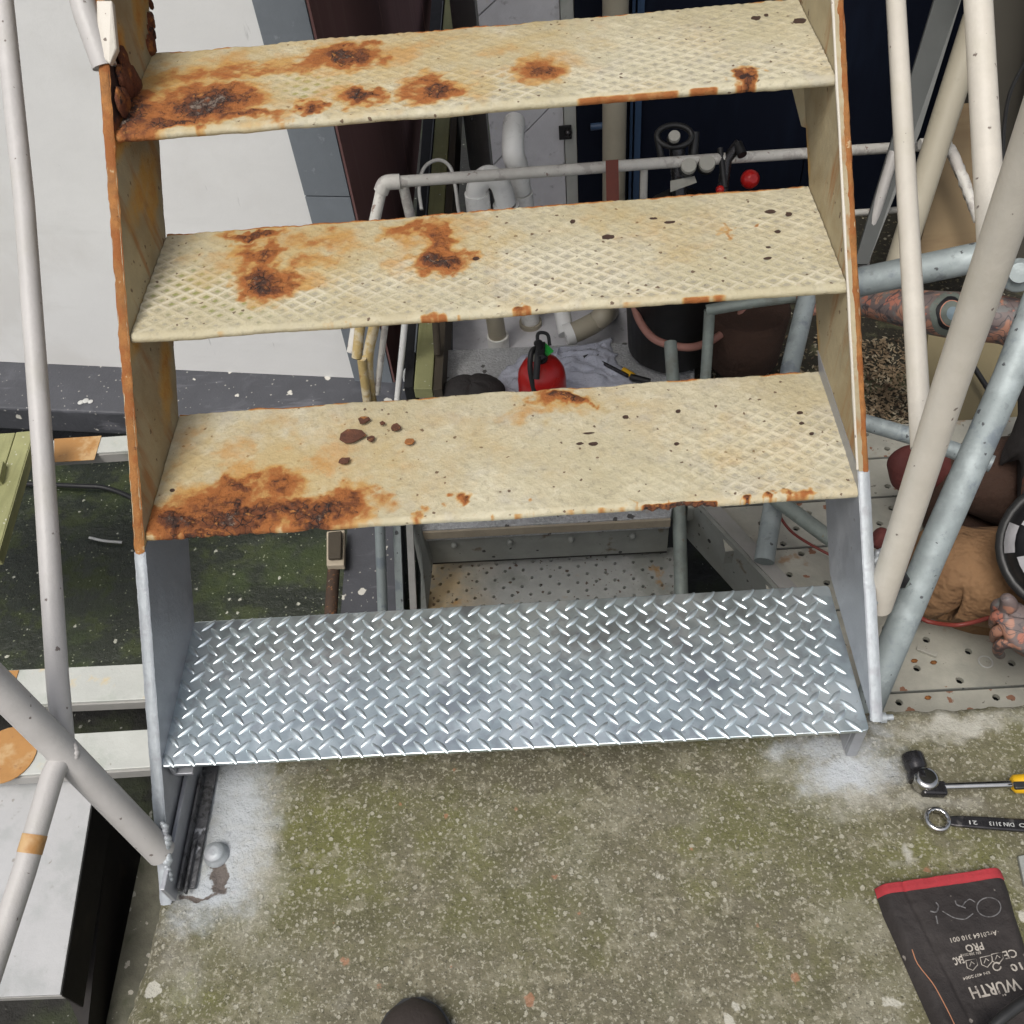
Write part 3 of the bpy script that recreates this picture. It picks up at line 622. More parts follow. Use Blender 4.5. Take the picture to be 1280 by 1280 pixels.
# rust hole and flaking at the top left corner
c0 = P(160, 85, X=.002)
mb = MB()
for k in range(26):
    c = P(150 + random.random() * 22, 70 + random.random() * 65, X=.003 + random.random() * .004)
    r = .006 + random.random() * .009; n = 7; ax_ = unit(rng.normal(size=3)); pts = []
    mb.sphere(c, r, 4, (.35, 1, 1.4))
obj('rust_scab', mb, M['edge_rust_dark'], stair)
mb = MB()
for k in range(16):
    c = P(186 + random.random() * 5, 5 + random.random() * 65, X=.0)
    mb.sphere(c, .004 + random.random() * .004, 4, (.8, 1, 1.6))
obj('rust_scab', mb, M['edge_rust_dark'], stair)
# angle-iron foot at left, cleats, right leg and anchor bolt
mb = MB().box((.0035, -.150, .0005), (.030, .075, .0065)); obj('angle_foot', mb, M['spray_dark'], stair, bevel=.001)
mb = MB().box((.0035, -.166, .0066), (.0095, .07, .050)); obj('angle_foot', mb, M['zinc'], stair, bevel=.001)
mb = MB().box((.0125, -.155, .0068), (.0155, .0, .020)).box((.020, -.158, .0068), (.0225, -.09, .014)); obj('torn_edge', mb, M['spray_dark'], stair, kind='stuff')
mb = MB().box((.004, y0 + .004, z0 - .038), (.030, y0 + .19, z0 - .0325)).box((.0035, y0 + .004, z0 - .032), (.009, y0 + .19, z0 - .0062)); obj('cleat', mb, M['zinc'], stair, bevel=.001)
mb = MB().box((W - .036, y0 + .02, z0 - .036), (W - .004, y0 + .19, z0 - .031)).box((W - .009, y0 + .02, z0 - .0305), (W - .003, y0 + .19, z0 - .0062)); obj('cleat', mb, M['zinc'], stair, bevel=.001)
mb = MB().box((W - .005, -.012, .0005), (W + .009, -.004, z0 - .037)).box((W - .006, -.0035, .0005), (W + .002, .04, z0 - .037)); obj('leg', mb, M['zinc'], stair, bevel=.001)
b0 = P(1105, 897, z=.012); mb = MB().tube([b0 + A(-.02, 0, 0), b0 + A(.012, 0, 0)], .004, 10).tube([b0 + A(-.006, 0, 0), b0 + A(.002, 0, 0)], .008, 6); obj('stud_bolt', mb, M['zinc_bright'], stair)
# bracket flap under top tread, right
mb = MB().prism([P(988, 102, Y=G * 3 + .2), P(1008, 100, Y=G * 3 + .2), P(1008, 160, Y=G * 3 + .2), P(1002, 158, Y=G * 3 + .2)], (0, .005, 0)); obj('bracket', mb, M['stringer'], stair)
# weld beads along the lower left front edge, and at the rail joint
mb = MB()
for k in range(24):
    c = P(203 + k * .3 + random.random() * 4, 1030 + k * 3.0, D=1.218); mb.sphere(c, .0035 + .003 * random.random(), 5, (1, .8, 1.1))
obj('weld', mb, M['zinc_bright'], stair)

# anchor bolt head on the slab
ab = P(271, 1069, z=.0); o = obj('anchor_bolt', MB().lathe(ab + A(0, 0, -.001), [(.0165, 0), (.0165, .004), (.0135, .006), (.0135, .013), (.0125, .0155), (.006, .017)], 24), M['zinc_bright'])
tag(o, 'round silver-sprayed bolt head in the slab beside the left angle foot', 'bolt')
stair_parts = []
# welded handrails
def pipe(name, pts, r, m, parent, n=22, label=None, **k): return obj(name, MB().tube(pts, r, n, **k), m, parent, label=label)
DL = 1.215
jn = P(80, 940, D=1.115)
LE = P(202, 1066, D=1.228)
pipe('handrail', [P(-420, 460, D=.70), P(-130, 735, D=.94), P(0, 860, D=1.045), jn, LE], .0182, M['pipe_grey'], stair, label='thick grey rail welded to the foot of the left string')
pipe('rail_post', [P(-2, -60, D=1.28), P(30, 250, D=1.24), P(53, 560, D=1.19), P(72, 850, D=1.13), jn], .0128, M['pipe_grey'], stair)
pipe('rail_post', [jn, P(66, 968, D=1.10), P(30, 1090, D=1.06), P(-20, 1240, D=1.00), P(-90, 1460, D=.92)], .0128, M['pipe_grey'], stair)
mb = MB()
for k in range(30):
    t = random.random() * 2 * math.pi; mb.sphere(jn + .016 * (math.cos(t) * RM[:, 0] + math.sin(t) * RM[:, 1] * .9) + RM[:, 2] * .004, .0045, 5)
obj('weld', mb, M['pipe_grey'], stair)
c_ = P(66, 968, D=1.10) * .28 + P(30, 1090, D=1.06) * .72; d_ = unit(P(30, 1090, D=1.06) - P(66, 968, D=1.10)); mb = MB().tube([c_ - d_ * .010, c_ + d_ * .010], .0134, 20); obj('primer_patch', mb, M['orange_paint'], stair)
TLp = P(131, 84, D=1.215)
pipe('rail_post', [P(92, -40, D=1.20), P(108, 20, D=1.20), TLp], .0155, M['pipe_grey'], stair, label='pale tube welded to the left string at the top')
mb = MB().prism([P(120, 0, D=1.19), P(140, 0, D=1.19), P(146, 60, D=1.2), P(137, 80, D=1.2), P(122, 66, D=1.2)], RM[:, 2] * -.01); obj('bracket', mb, M['pipe_cream'], stair, bevel=.002)
pipe('handrail', [P(1098, 757, D=1.222), P(1112, 715, D=1.175), P(1188, 480, D=.97), P(1284, 200, D=.775), P(1345, 25, D=.66)], .0172, M['pipe_cream'], stair, label='thick cream rail rising from the right string')
pipe('rail_post', [P(1118, -30, D=1.22), P(1152, 560, D=1.07)], .0118, M['pipe_cream'], stair)
pipe('rail_post', [P(1221, -30, D=.92), P(1242, 345, D=.88)], .0128, M['pipe_cream'], stair)
mb = MB()
for k in range(40): mb.sphere(P(1094 + random.random() * 9, 690 + random.random() * 60, D=1.20), .004 + .004 * random.random(), 5)
obj('weld', mb, M['zinc_bright'], stair)

# loose rust flakes lying on the lowest old tread
zf = H0 + RISE + .003
for (px, py, r, lab, mm) in [(441, 546, .0165, 'largest dark rust flake lying on the lowest old tread', 'flake'), (455, 526, .0085, 'small dark flake lying just behind the largest flake on the lowest old tread', 'flake'),
      (431, 577, .0078, 'dark flake nearest the front edge, in front of the largest flake', 'flake'), (464, 549, .0068, 'small dark flake right beside the largest flake', 'flake'),
      (495, 535, .0080, 'slim dark flake right of the others on the lowest old tread', 'flake'), (511, 553, .0072, 'orange-brown flake at the right end of the flake group', 'flake_orange'), (478, 530, .0042, 'tiny dark flake between the two rear flakes', 'flake')]:
    c = P(px, py, z=zf); n = 9; ring = []
    for k in range(n):
        t = 2 * math.pi * k / n; rr = r * (.7 + .5 * random.random()); ring.append(c + A(rr * math.cos(t), rr * math.sin(t) * .85, .0005 * random.random()))
    tag(obj('rust_flake', MB().prism(ring, (0, 0, .0025)), M[mm], bevel=.0006), lab, 'rust flake', 'loose rust flakes on the lowest old tread')

# ------------------------------------------------------------------ walls, capping and roofing at the lower level (left and back)
def quad_slab(name, pts, off, m, parent=None, **k): return obj(name, MB().prism(pts, off), m, parent, **k)
ZL = -.50
w0, w1 = P(0, 452, z=ZL), P(444, 472.5, z=ZL); wd = unit(w1 - w0); wn_ = unit(np.cross(wd, (0, 0, 1))) * -1   # wn_ points away from the viewer
if wn_[1] < 0: wn_ = -wn_
UP = A(0, 0, 1)
o = quad_slab('white_wall', [w0 - wd * 1.6, w1, w1 + UP * 2.5, w0 - wd * 1.6 + UP * 2.5], wn_ * .2, M['white_wall']); tag(o, 'large white painted wall rising from the dark capping at the left', 'wall')
w2 = P(492, 474.5, z=ZL); w2 = w1 + wd * np.dot(w2 - w1, wd)
o = thing('corner_trim', 'slate grey upright trim between white wall and maroon wall', 'trim', tuple(w1))
q_ = w1 + wd * .002 - wn_ * .012
hh_ = P(410, 243, Y=(w1 + w2)[1] / 2)[2] - ZL
obj('panel', MB().prism([q_, w2 - wn_ * .012, w2 - wn_ * .012 + UP * hh_, q_ + UP * hh_], wn_ * .03), M['trim'], o)
obj('panel', MB().prism([q_ + UP * (hh_ + .004), w2 - wn_ * .012 + UP * (hh_ + .004), w2 - wn_ * .012 + UP * 2.5, q_ + UP * 2.5], wn_ * .03), M['trim'], o)
m0 = w2 + wd * .002 - wn_ * .010; m1 = P(541, 2, z=ZL); md_ = unit(m1 - m0); ml_ = np.linalg.norm(m1 - m0); mn_ = A(-md_[1], md_[0], 0)
o = thing('maroon_wall', 'dark maroon wall between the grey trim and the olive beam', 'wall', tuple(w2))
for a_, b_ in ((0, .36), (.363, .8), (.803, 1.6)):
    obj('panel', MB().prism([m0 + md_ * ml_ * a_, m0 + md_ * ml_ * b_, m0 + md_ * ml_ * b_ + UP * 2.5, m0 + md_ * ml_ * a_ + UP * 2.5], -mn_ * .005), M['maroon'], o)
e0 = P(0, 510, z=ZL); e1 = P(160, 517, z=ZL); ed_ = unit(e1 - e0)
le = P(523, 482, z=ZL); lf = e0 + ed_ * np.dot(P(520, 530, z=ZL) - e0, ed_)
o = quad_slab('wall_capping', [w0 - wd * 1.6 - UP * .001 + wn_ * .05, e0 - ed_ * 1.6, lf, le + wn_ * .05], UP * -.085, M['ledge'], bevel=.006); tag(o, 'dark grey capping with white droppings at the foot of the white wall', 'capping')
# bird droppings, a pale blob on the capping
for (px, py, r) in ((103, 503, .013), (112, 500, .010), (97, 502, .008)):
    pass
mb = MB()
for (px, py, r) in ((101, 503, .009), (107, 501, .010), (113, 502, .008)): mb.sphere(P(px, py, z=ZL + .001), r, 6, (1, 1, .25))
tag(obj('bird_dropping', mb, M['wire']), 'cream blob of bird dropping on the dark capping behind the left rail', 'dropping')
# roofing below
ZR = -.82
quad_slab('mossy_roofing', [P(-700, 545, z=ZR), P(520, 560, z=ZR), P(520, 760, z=ZR), P(430, 860, z=ZR), P(250, 850, z=ZR), P(-700, 900, z=ZR)][::-1], UP * -.05, M['mossroof'], kind='structure')
mb = MB().tube(smooth_path([P(-20, 603, z=ZR + .02), P(90, 607, z=ZR + .04), P(140, 612, z=ZR + .03), P(200, 640, z=ZR + .02)]), .007, 10); tag(obj('folded_sheet_edge', mb, M['black']), 'folded dark sheet edge across the mossy roofing', 'roofing')
mb = MB().tube(smooth_path([P(112, 672, z=ZR + .01), P(130, 676, z=ZR + .015), P(153, 678, z=ZR + .01)]), .004, 8); tag(obj('white_stick', mb, M['wire']), 'thin white stick lying on the dark mossy roofing', 'stick')
# alloy beams running out to the left
def hbeam(a, b, zt_, thick_px, lab, w_px=None, patches=(), m='alu'):
    """a, b: pixel (x, y_back, y_front) at both ends of the top face"""
    A0, A1, B0, B1 = P(a[0], a[1], z=zt_), P(a[0], a[2], z=zt_), P(b[0], b[1], z=zt_), P(b[0], b[2], z=zt_)
    th = thick_px
    t = thing('alloy_plank', lab, 'plank', tuple(A1 - UP * th), 'whitened alloy planks at the left')
    obj('board', MB().prism([A0, A1, B1, B0], UP * -.006), M[m], t, bevel=.001)
    obj('front_face', MB().prism([A1 + A(0, -.003, -.0065), B1 + A(0, -.003, -.0065), B1 + A(0, -.003, -th), A1 + A(0, -.003, -th)], A(0, .004, 0)), M['alu_side'], t)
    for k, (kind_, pts) in enumerate(patches):
        obj('paint_patch', MB().prism([P(x, y, z=zt_ + .0005) for x, y in pts], UP * .0012), M['orange_paint'], t)
    return t
hbeam((41, 552, 571), (210, 541, 560), -.36, .032, 'narrow alloy plank with ochre paint patch just below the capping', patches=[(0, [(68, 549), (68, 578), (118, 575), (127, 545)])])
hbeam((-500, 862, 905), (215, 828, 872), -.22, .028, 'alloy plank crossing behind the left rail, between the mossy roofing and the lowest plank', patches=[(0, [(-10, 840), (-10, 852), (20, 850), (24, 838)])])
hbeam((-500, 951, 1001), (215, 910, 957), -.21, .028, 'lowest alloy plank, with a round ochre paint disc at its left end')
# disc of primer
dc = P(8, 944, z=-.21 + .001); o = obj('paint_disc', MB().lathe(dc, [(.052, 0), (.052, .0015)], 28), M['orange_paint'], bevel=.0005); tag(o, 'round flat ochre disc lying on the lowest alloy plank', 'disc')
zq = -.26
t = thing('grey_plank', 'wide pale grey plank pointing toward the viewer at lower left', 'plank', tuple(P(40, 1240, z=zq)))
obj('board', MB().prism([P(-420, 965, z=zq), P(-420, 1262, z=zq), P(75, 1243, z=zq), P(122, 955, z=zq)], UP * -.006), M['grey_plank'], t, bevel=.001)
obj('end_face', MB().prism([P(-420, 1262, z=zq) + A(0, -.001, -.0065), P(75, 1243, z=zq) + A(0, -.001, -.0065), P(75, 1243, z=zq) + A(0, -.001, -.02), P(-420, 1262, z=zq) + A(0, -.001, -.02)], A(0, .004, 0)), M['alu_side'], t)
obj('side_face', MB().prism([P(75, 1243, z=zq) + A(.001, 0, -.0065), P(122, 955, z=zq) + A(.001, 0, -.0065), P(122, 955, z=zq) + A(.001, 0, -.08), P(75, 1243, z=zq) + A(.001, 0, -.08)], A(-.004, 0, 0)), M['black_steel'], t)
o = obj('dark_channel', MB().prism([P(86, 1250, z=-.36), P(128, 990, z=-.36), P(140, 990, z=-.36), P(108, 1300, z=-.36)], UP * -.2), M['black_steel']); tag(o, 'dark brown channel beside the wide pale plank at lower left', 'channel')
o = obj('lower_ledge', MB().prism([P(178, 1060, z=-.42), P(225, 1060, z=-.42), P(190, 1330, z=-.42), P(122, 1330, z=-.42)][::-1], UP * -.6), M['concrete_side'], kind='structure')

# olive timber at the left edge
zo = -.24
t = thing('olive_frame', 'olive green timber frame with a small block at the left edge', 'frame', tuple(P(10, 620, z=zo)))
obj('board', MB().prism([P(20, 540, z=zo), P(42, 538, z=zo), P(-4, 695, z=zo), P(-30, 700, z=zo)][::-1], UP * -.03), M['olive'], t, bevel=.002)
obj('board', MB().prism([P(-300, 560, z=zo), P(19, 540.5, z=zo), P(-31, 697, z=zo), P(-340, 715, z=zo)][::-1], UP * -.024), M['olive'], t, bevel=.002)
obj('side_strip', MB().prism([P(43, 540, z=zo - .002), P(43, 540, z=zo - .03), P(-3, 697, z=zo - .03), P(-3, 697, z=zo - .002)], A(-.003, 0, 0)), M['olive'], t)
obj('block', MB().prism([P(-6, 590, z=zo), P(9, 583, z=zo), P(4, 606, z=zo), P(-10, 610, z=zo)][::-1], UP * .018), M['olive'], t, bevel=.001)

# olive beam running away through the middle
zb = -.28
t = thing('olive_beam', 'long olive green beam running away between maroon wall and grey wall', 'beam', tuple(P(530, 470, z=zb)))
B_ = [P(517, 486, z=zb), P(540, 486, z=zb), P(573, 2, z=zb), P(556, 2, z=zb)]; far_ = (B_[3] - B_[0]) * .6
obj('board', MB().prism([B_[0], B_[1], B_[2] + far_, B_[3] + far_], UP * -.03), M['olive'], t, bevel=.002)
obj('side_board', MB().prism([B_[1] + A(.002, 0, -.004), B_[2] + far_ + A(.002, 0, -.004), B_[2] + far_ + A(.002, 0, -.11), B_[1] + A(.002, 0, -.11)], A(.02, 0, 0)), M['dark_wood'], t)
t2 = thing('dark_gutter', 'black gutter edge along the left of the olive beam', 'gutter', tuple(P(512, 480, z=zb)))
obj('channel', MB().prism([P(505, 484, z=zb - .02), P(515.5, 484, z=zb - .02), P(554, 2, z=zb - .02) + far_, P(534, 2, z=zb - .02) + far_], UP * -.10), M['black'], t2)
obj('lip', MB().tube([P(519, 440, z=zb - .015), P(553.5, 2, z=zb - .015)], .0025, 8), M['trim'], t2)
o = obj('white_hook', MB().tube(smooth_path([P(507, 476, D=2.4), P(506, 468, D=2.39), P(509, 462, D=2.38), P(512, 464, D=2.38)]), .006, 10), M['pvc']); tag(o, 'short bent white stub below the thin pipes, left of the olive beam', 'pipe')

# grey rendered wall in boards with slanting joints, and its return
YW = 1.86; ZB = -.48
def wpt(x, y, Y=YW): return P(x, y, Y=Y)
tl, tr = wpt(598, 20)[0], wpt(703, 120)[0]
t = thing('grey_wall', 'grey boarded wall with slanting joints behind the white drain bends', 'wall', (tl, YW, ZB))
def clip_quad(z00, z01, z10, z11): return [A(tl, YW, z00), A(tr, YW, z01), A(tr, YW, z11), A(tl, YW, z10)]
jl = [wpt(598, 208)[2], wpt(598, 20)[2]]; jr = [wpt(703, 118)[2], wpt(703, -70)[2]]
lo = [(ZB, ZB)] + list(zip(jl, jr)) + [(1.9, 1.9)]
jx = wpt(685, 135)
for k in range(len(lo) - 1):
    g_ = .0022
    obj('board', MB().prism(clip_quad(lo[k][0] + g_, lo[k][1] + g_, lo[k + 1][0] - g_, lo[k + 1][1] - g_), A(0, .04, 0)), M['greywall'], t)
obj('backing', MB().box((tl + .001, YW + .045, ZB), (tr, YW + .1, 1.9)), M['black'], t)
obj('return_face', MB().prism([A(tl - .003, YW, ZB), A(tl - .003, YW, 1.9), A(tl - .10, YW + .5, 1.9), A(tl - .10, YW + .5, ZB)], A(-.003, 0, 0)), M['greywall_shaded'], t)
cs = wpt(590, 148); obj('stud', MB().sphere(cs + A(.0, -.004, 0), .006, 6), M['black'], t)
s0, s1 = wpt(704, 120)[0], wpt(719, 120)[0]
t = thing('white_post', 'narrow white upright strip with a black bolt plate beside the navy wall', 'post', (s0, YW - .02, ZB))
obj('strip', MB().box((s0, YW - .02, ZB), (s1, YW + .06, 1.92)), M['alu'], t)
bp = wpt(708, 165, YW - .024); obj('bolt_plate', MB().box(bp + A(-.020, -.004, -.02), bp + A(.014, .001, .02)), M['black'], t, bevel=.002)
obj('bolt', MB().sphere(bp + A(.004, -.006, 0), .011, 8), M['blackchrome'], t)
# navy wall
YN = YW - .03; n0 = s1 + .002
t = thing('navy_wall', 'dark navy blue wall filling the background behind the stair', 'wall', (n0, YN, -.42))
nx1 = P(795, 300, Y=YN)[0]
obj('panel', MB().box((n0, YN, -.46), (P(783, 300, Y=YN)[0], YN + .1, 1.95)), M['navy'], t)
obj('frame', MB().box((P(783, 300, Y=YN)[0] + .002, YN - .012, -.46), (P(787, 300, Y=YN)[0], YN + .1, 1.95)), M['navy_light'], t)
obj('frame', MB().box((P(789, 300, Y=YN)[0], YN - .018, -.46), (P(796, 300, Y=YN)[0], YN + .1, 1.95)), M['navy_light'], t)
xx = P(796, 300, Y=YN)[0] + .003
for k in range(3):
    obj('panel', MB().box((xx + k * .45, YN, -.46), (xx + (k + 1) * .45 - .003, YN + .1, 1.95)), M['navy'], t)
hp = P(747, 158, Y=YN - .05); obj('handle', MB().tube([hp + A(-.018, 0, 0), hp + A(.05, 0, .002)], .009, 12), M['navy_light'], t)
# grey plinth strip in front of the walls and floor under them
quad_slab('rear_pavement', [P(566, 436, z=-.46), P(566, 300, z=-.46), A(3.2, YW + .3, -.46), A(3.2, .9, -.46), P(880, 560, z=-.46)][::-1], UP * -.1, M['greywall'], kind='structure')

# drain pipes
YB_ = P(663, 404, z=-.455)[1]; YA_ = P(609, 433, z=-.455)[1]
t = thing('drain_bend', 'white drain bend standing tallest against the grey wall', 'pipe', tuple(P(663, 402, Y=YB_)))
bx0 = P(663, 402, Y=YB_); bz = bx0[2]; xk = bx0[0]
zc = lambda py: P(655, py, Y=YB_)[2]
obj('pipe', MB().tube([A(xk, YB_, zc(412)), A(xk, YB_, zc(240))], .0245, 20), M['pvc'], t)
obj('collar', MB().tube([A(xk, YB_, zc(262)), A(xk, YB_, zc(240))], .030, 20), M['pvc'], t)
obj('bend', MB().tube(smooth_path([A(xk, YB_, zc(238)), A(xk - .004, YB_ - .005, zc(205)), A(xk - .01, YB_ - .005, zc(190)), A(xk - .008, YB_ + .03, zc(179)), A(xk - .004, YB_ + .09, zc(177))], 6), .0265, 20), M['pvc'], t)
obj('foot_collar', MB().tube([A(xk, YB_, zc(416)), A(xk, YB_, zc(402))], .031, 20), M['pvc_beige'], t)
x1, x2 = P(609, 300, Y=YA_)[0], P(632, 250, Y=YA_)[0]; x0_ = P(597, 250, Y=YA_)[0]
zc = lambda py: P(612, py, Y=YA_)[2]
t = thing('drain_bend', 'white U-shaped drain bend left of the tall one, under the thin pipe rail', 'pipe', (x1, YA_, ZB))
obj('bend', MB().tube(smooth_path([A(x0_, YA_, zc(262)), A(x0_, YA_, zc(236)), A(x0_ + .02, YA_, zc(222)), A((x0_ + x2) / 2 + .005, YA_, zc(221)), A(x2 - .008, YA_, zc(232)), A(x2, YA_, zc(256))], 6), .0245, 20), M['pvc'], t)
obj('collar', MB().tube([A(x0_, YA_, zc(276)), A(x0_, YA_, zc(240))], .029, 20), M['pvc'], t)
obj('collar', MB().tube([A(x2, YA_, zc(262)), A(x2, YA_, zc(257))], .031, 20), M['pvc'], t)
obj('pipe', MB().tube([A(x0_, YA_, zc(270)), A(x0_ + .012, YA_, zc(436))], .0235, 20), M['pvc_beige'], t)
obj('pipe', MB().tube([A(x2, YA_, zc(257)), A(x2, YA_, zc(330))], .0235, 20), M['pvc_beige'], t)
obj('foot_collar', MB().tube([A(x0_ + .012, YA_, zc(438)), A(x0_ + .012, YA_, zc(420))], .029, 20), M['pvc'], t)
# cream riser on the navy wall, elbow below
Yr = YN - .06; r0 = P(770, 100, Y=Yr)[0]
zc = lambda py: P(765, py, Y=Yr)[2]
t = thing('riser_pipe', 'upright cream pipe on the navy wall ending in a beige elbow near the floor', 'pipe', tuple(P(712, 418, D=2.45)))
obj('pipe', MB().tube([A(r0, Yr, 1.9), A(r0 - .004, Yr, zc(385))], .031, 24), M['pvc_beige'], t)
obj('elbow', MB().tube(smooth_path([A(r0 - .004, Yr, zc(372)), A(r0 - .004, Yr, zc(386)), P(757, 392, D=2.48), P(745, 402, D=2.46), P(722, 414, D=2.45), P(708, 418, D=2.45)], 5), .027, 20), M['pvc_beige'], t)
obj('socket', MB().tube([P(716, 416, D=2.45), P(706, 420, D=2.45)], .031, 20), M['pvc'], t)
obj('white_pipe', MB().tube([P(701, 380, D=2.47), P(708, 418, D=2.45)], .021, 18), M['pvc'], t)
o = obj('brown_strap', MB().bar(P(765, 200, D=2.10), P(766, 252, D=2.14), .028, .002, up=tuple(RM[:, 2])), M['strap']); tag(o, 'brown strap hanging over the thin pipe rail beside the riser', 'strap')

# thin chipped pipe rail on posts at the lower platform
t = thing('pipe_rail', 'thin chipped off-white pipe rail with an elbow at its left end', 'railing', tuple(P(480, 300, D=2.2)))
ra, rb = P(480, 228, D=2.10), P(1175, 181, D=2.35)
obj('top_pipe', MB().tube([P(486, 228, D=2.10), P(700, 213, D=2.13), P(905, 198, D=2.2), rb], .0125, 18), M['rail_white'], t)
obj('elbow', MB().tube(smooth_path([P(500, 227, D=2.10), P(482, 229, D=2.10), P(476, 240, D=2.11)], 6), .0165, 18), M['rail_white'], t)
obj('post', MB().tube([P(477, 236, D=2.11), P(463, 300, D=2.14), P(440, 440, D=2.25)], .0125, 16), M['rail_white'], t)
obj('post', MB().tube([P(504, 232, D=2.11), P(516, 285, D=2.2), P(530, 350, D=2.3)], .0115, 16), M['rail_white'], t)
obj('post', MB().tube([P(805, 208, D=2.17), P(803, 330, D=2.4)], .009, 14), M['rail_white'], t)
obj('lower_pipe', MB().tube([P(1040, 268, D=2.30), P(1115, 263, D=2.34), P(1150, 259, D=2.36)], .008, 12), M['rail_white'], t)
o = obj('coiled_cable', MB().tube(smooth_path([P(527, 262, D=2.3), P(524, 235, D=2.3), P(530, 210, D=2.3), P(547, 200, D=2.3), P(562, 208, D=2.3), P(569, 232, D=2.3), P(575, 270, D=2.32), P(590, 300, D=2.34)]), .0045, 10), M['wire']); tag(o, 'loop of grey cable hanging behind the thin pipe rail', 'cable')
# bundle of thin pipes standing on the capping
def rod(pts, r, m, lab, name='thin_pipe', hollow=False):
    o = obj(name, MB().tube(pts, r, 16, hollow=hollow), M[m]); tag(o, lab, 'pipe', 'thin pipes standing behind the second tread'); return o
t = thing('thin_pipe', 'short yellow-stained pipe with an open end, leftmost of the thin pipes', 'pipe', tuple(P(446, 448, D=2.15)), 'thin pipes standing behind the second tread')
obj('shaft', MB().tube([P(455, 340, D=2.05), P(451, 400, D=2.12), P(446, 447, D=2.16)], .0118, 18), M['bamboo'], t)
obj('mouth', MB().tube([P(446, 447.2, D=2.16), P(445.8, 448.5, D=2.161)], .0095, 16), M['black'], t)
rod([P(452, 448, D=2.24), P(459, 500, D=2.33), P(462, 520, D=2.36)], .011, 'bamboo', 'ochre pipe running down from under the open-ended pipe')
rod(smooth_path([P(475, 340, D=2.12), P(469, 400, D=2.2), P(460, 450, D=2.26), P(465, 505, D=2.36)], 5), .0125, 'bamboo', 'bent yellowish pipe just right of the open-ended pipe')
rod([P(487, 350, D=2.12), P(482, 403, D=2.2), P(476, 450, D=2.27), P(471, 492, D=2.34)], .0075, 'rail_white', 'thin off-white pipe second from the right in the bundle')
rod([P(510, 350, D=2.12), P(506, 404, D=2.2), P(496, 505, D=2.36)], .0075, 'pvc', 'clean white thin pipe, rightmost of the bundle')
o = obj('brown_stake', MB().tube([P(540, 330, D=2.2), P(547, 442, D=2.3)], .009, 10), M['dark_wood']); tag(o, 'brown stake leaning across the end of the olive beam', 'stake')

# ------------------------------------------------------------------ lower working platform with the extinguisher
ZP = -.35
def plank(pxs, z, m, lab, th=.04, grp='silver deck planks of the rear platform'):
    o = obj('deck_plank', MB().prism([P(x, y, z=z) for x, y in pxs], UP * -th), M[m], bevel=.002); return tag(o, lab, 'plank', grp)
plank([(524, 439), (524, 545), (868, 520), (868, 424)][::1], ZP, 'deck', 'rear silver deck plank carrying the red extinguisher and the rag')
plank([(524, 547.5), (519, 663), (838, 646), (868, 522.5)], ZP, 'deck', 'front silver deck plank seen as a strip under the lowest old tread')
f0, f1 = P(512, 665, z=ZP - .004), P(838, 648, z=ZP - .004)
t = thing('steel_channel', 'dull steel front channel of the rear platform with beige strip and bolts', 'channel', tuple(f0 - UP * .13))
dn = A(0, -1, 0)
obj('beige_strip', MB().prism([f0 + dn * .005, f1 + dn * .005, f1 + dn * .005 - UP * .022, f0 + dn * .005 - UP * .022], A(0, .012, 0)), M['beige_strip'], t)
obj('web', MB().prism([f0 + A(.01, .008, -.026), f1 + A(0, .008, -.026), f1 + A(0, .008, -.125), f0 + A(.01, .008, -.125)], A(0, .006, 0)), M['channel'], t)
obj('lower_flange', MB().prism([f0 + A(.02, .010, -.127), f1 + A(0, .010, -.127), f1 + A(0, .12, -.127), f0 + A(.02, .12, -.127)], UP * -.006), M['black_steel'], t)
for tt in (.16, .38, .62, .86): obj('bolt', MB().sphere(f0 + (f1 - f0) * tt + A(0, .004, -.06), .008, 6), M['channel'], t)
def perforated(name, org, ex, ey, nx_, ny_, r, m, parent=None, th=.003, every=2, phase=0, jit=0):
    """sheet of nx_ x ny_ cells spanned by ex, ey per cell; cells with (i+j) % every == phase have a real hole"""
    org, ex, ey = map(np.asarray, (org, ex, ey)); mb = MB()
    up = unit(np.cross(ex, ey)); up = up if up[2] > 0 else -up
    lx, ly = np.linalg.norm(ex), np.linalg.norm(ey); hx, hy = ex / lx, ey / ly
    for j in range(ny_):
        for i in range(nx_):
            o_ = org + ex * i + ey * j
            if (i + j * (1 if every == 2 else 2)) % every != phase: mb.add([o_, o_ + ex, o_ + ex + ey, o_ + ey], [(0, 1, 2, 3)]); continue
            sq = [o_, o_ + ex / 2, o_ + ex, o_ + ex + ey / 2, o_ + ex + ey, o_ + ex / 2 + ey, o_ + ey, o_ + ey / 2]
            c = o_ + ex / 2 + ey / 2
            ang = [math.atan2(np.dot(s_ - c, hy), np.dot(s_ - c, hx)) for s_ in sq]
            ci = [c + r * (math.cos(a_) * hx + math.sin(a_) * hy) for a_ in ang]; cb = [p - up * th * 3 for p in ci]
            mb.add(sq + ci + cb, [(k, (k + 1) % 8, 8 + (k + 1) % 8, 8 + k) for k in range(8)] + [(8 + k, 8 + (k + 1) % 8, 16 + (k + 1) % 8, 16 + k) for k in range(8)])
    return obj(name, mb, M[m], parent)
zl2 = -.52
p00, p10 = P(528, 768, z=zl2), P(858, 745, z=zl2); p01 = P(537, 706, z=zl2)
ex = (p10 - p00) / 28; eyv = (p01 - p00); ny_ = 6; ey = eyv / ny_
t = thing('perforated_plank', 'perforated alloy plank with an ochre stain, low behind the new galvanised tread', 'plank', tuple(p00))
perforated('sheet', p00, ex, ey, 28, ny_, .0042, 'perf', t)
obj('flange', MB().prism([p00 - UP * .004, p10 - UP * .004, p10 - UP * .05, p00 - UP * .05], A(0, .003, 0)), M['channel'], t)
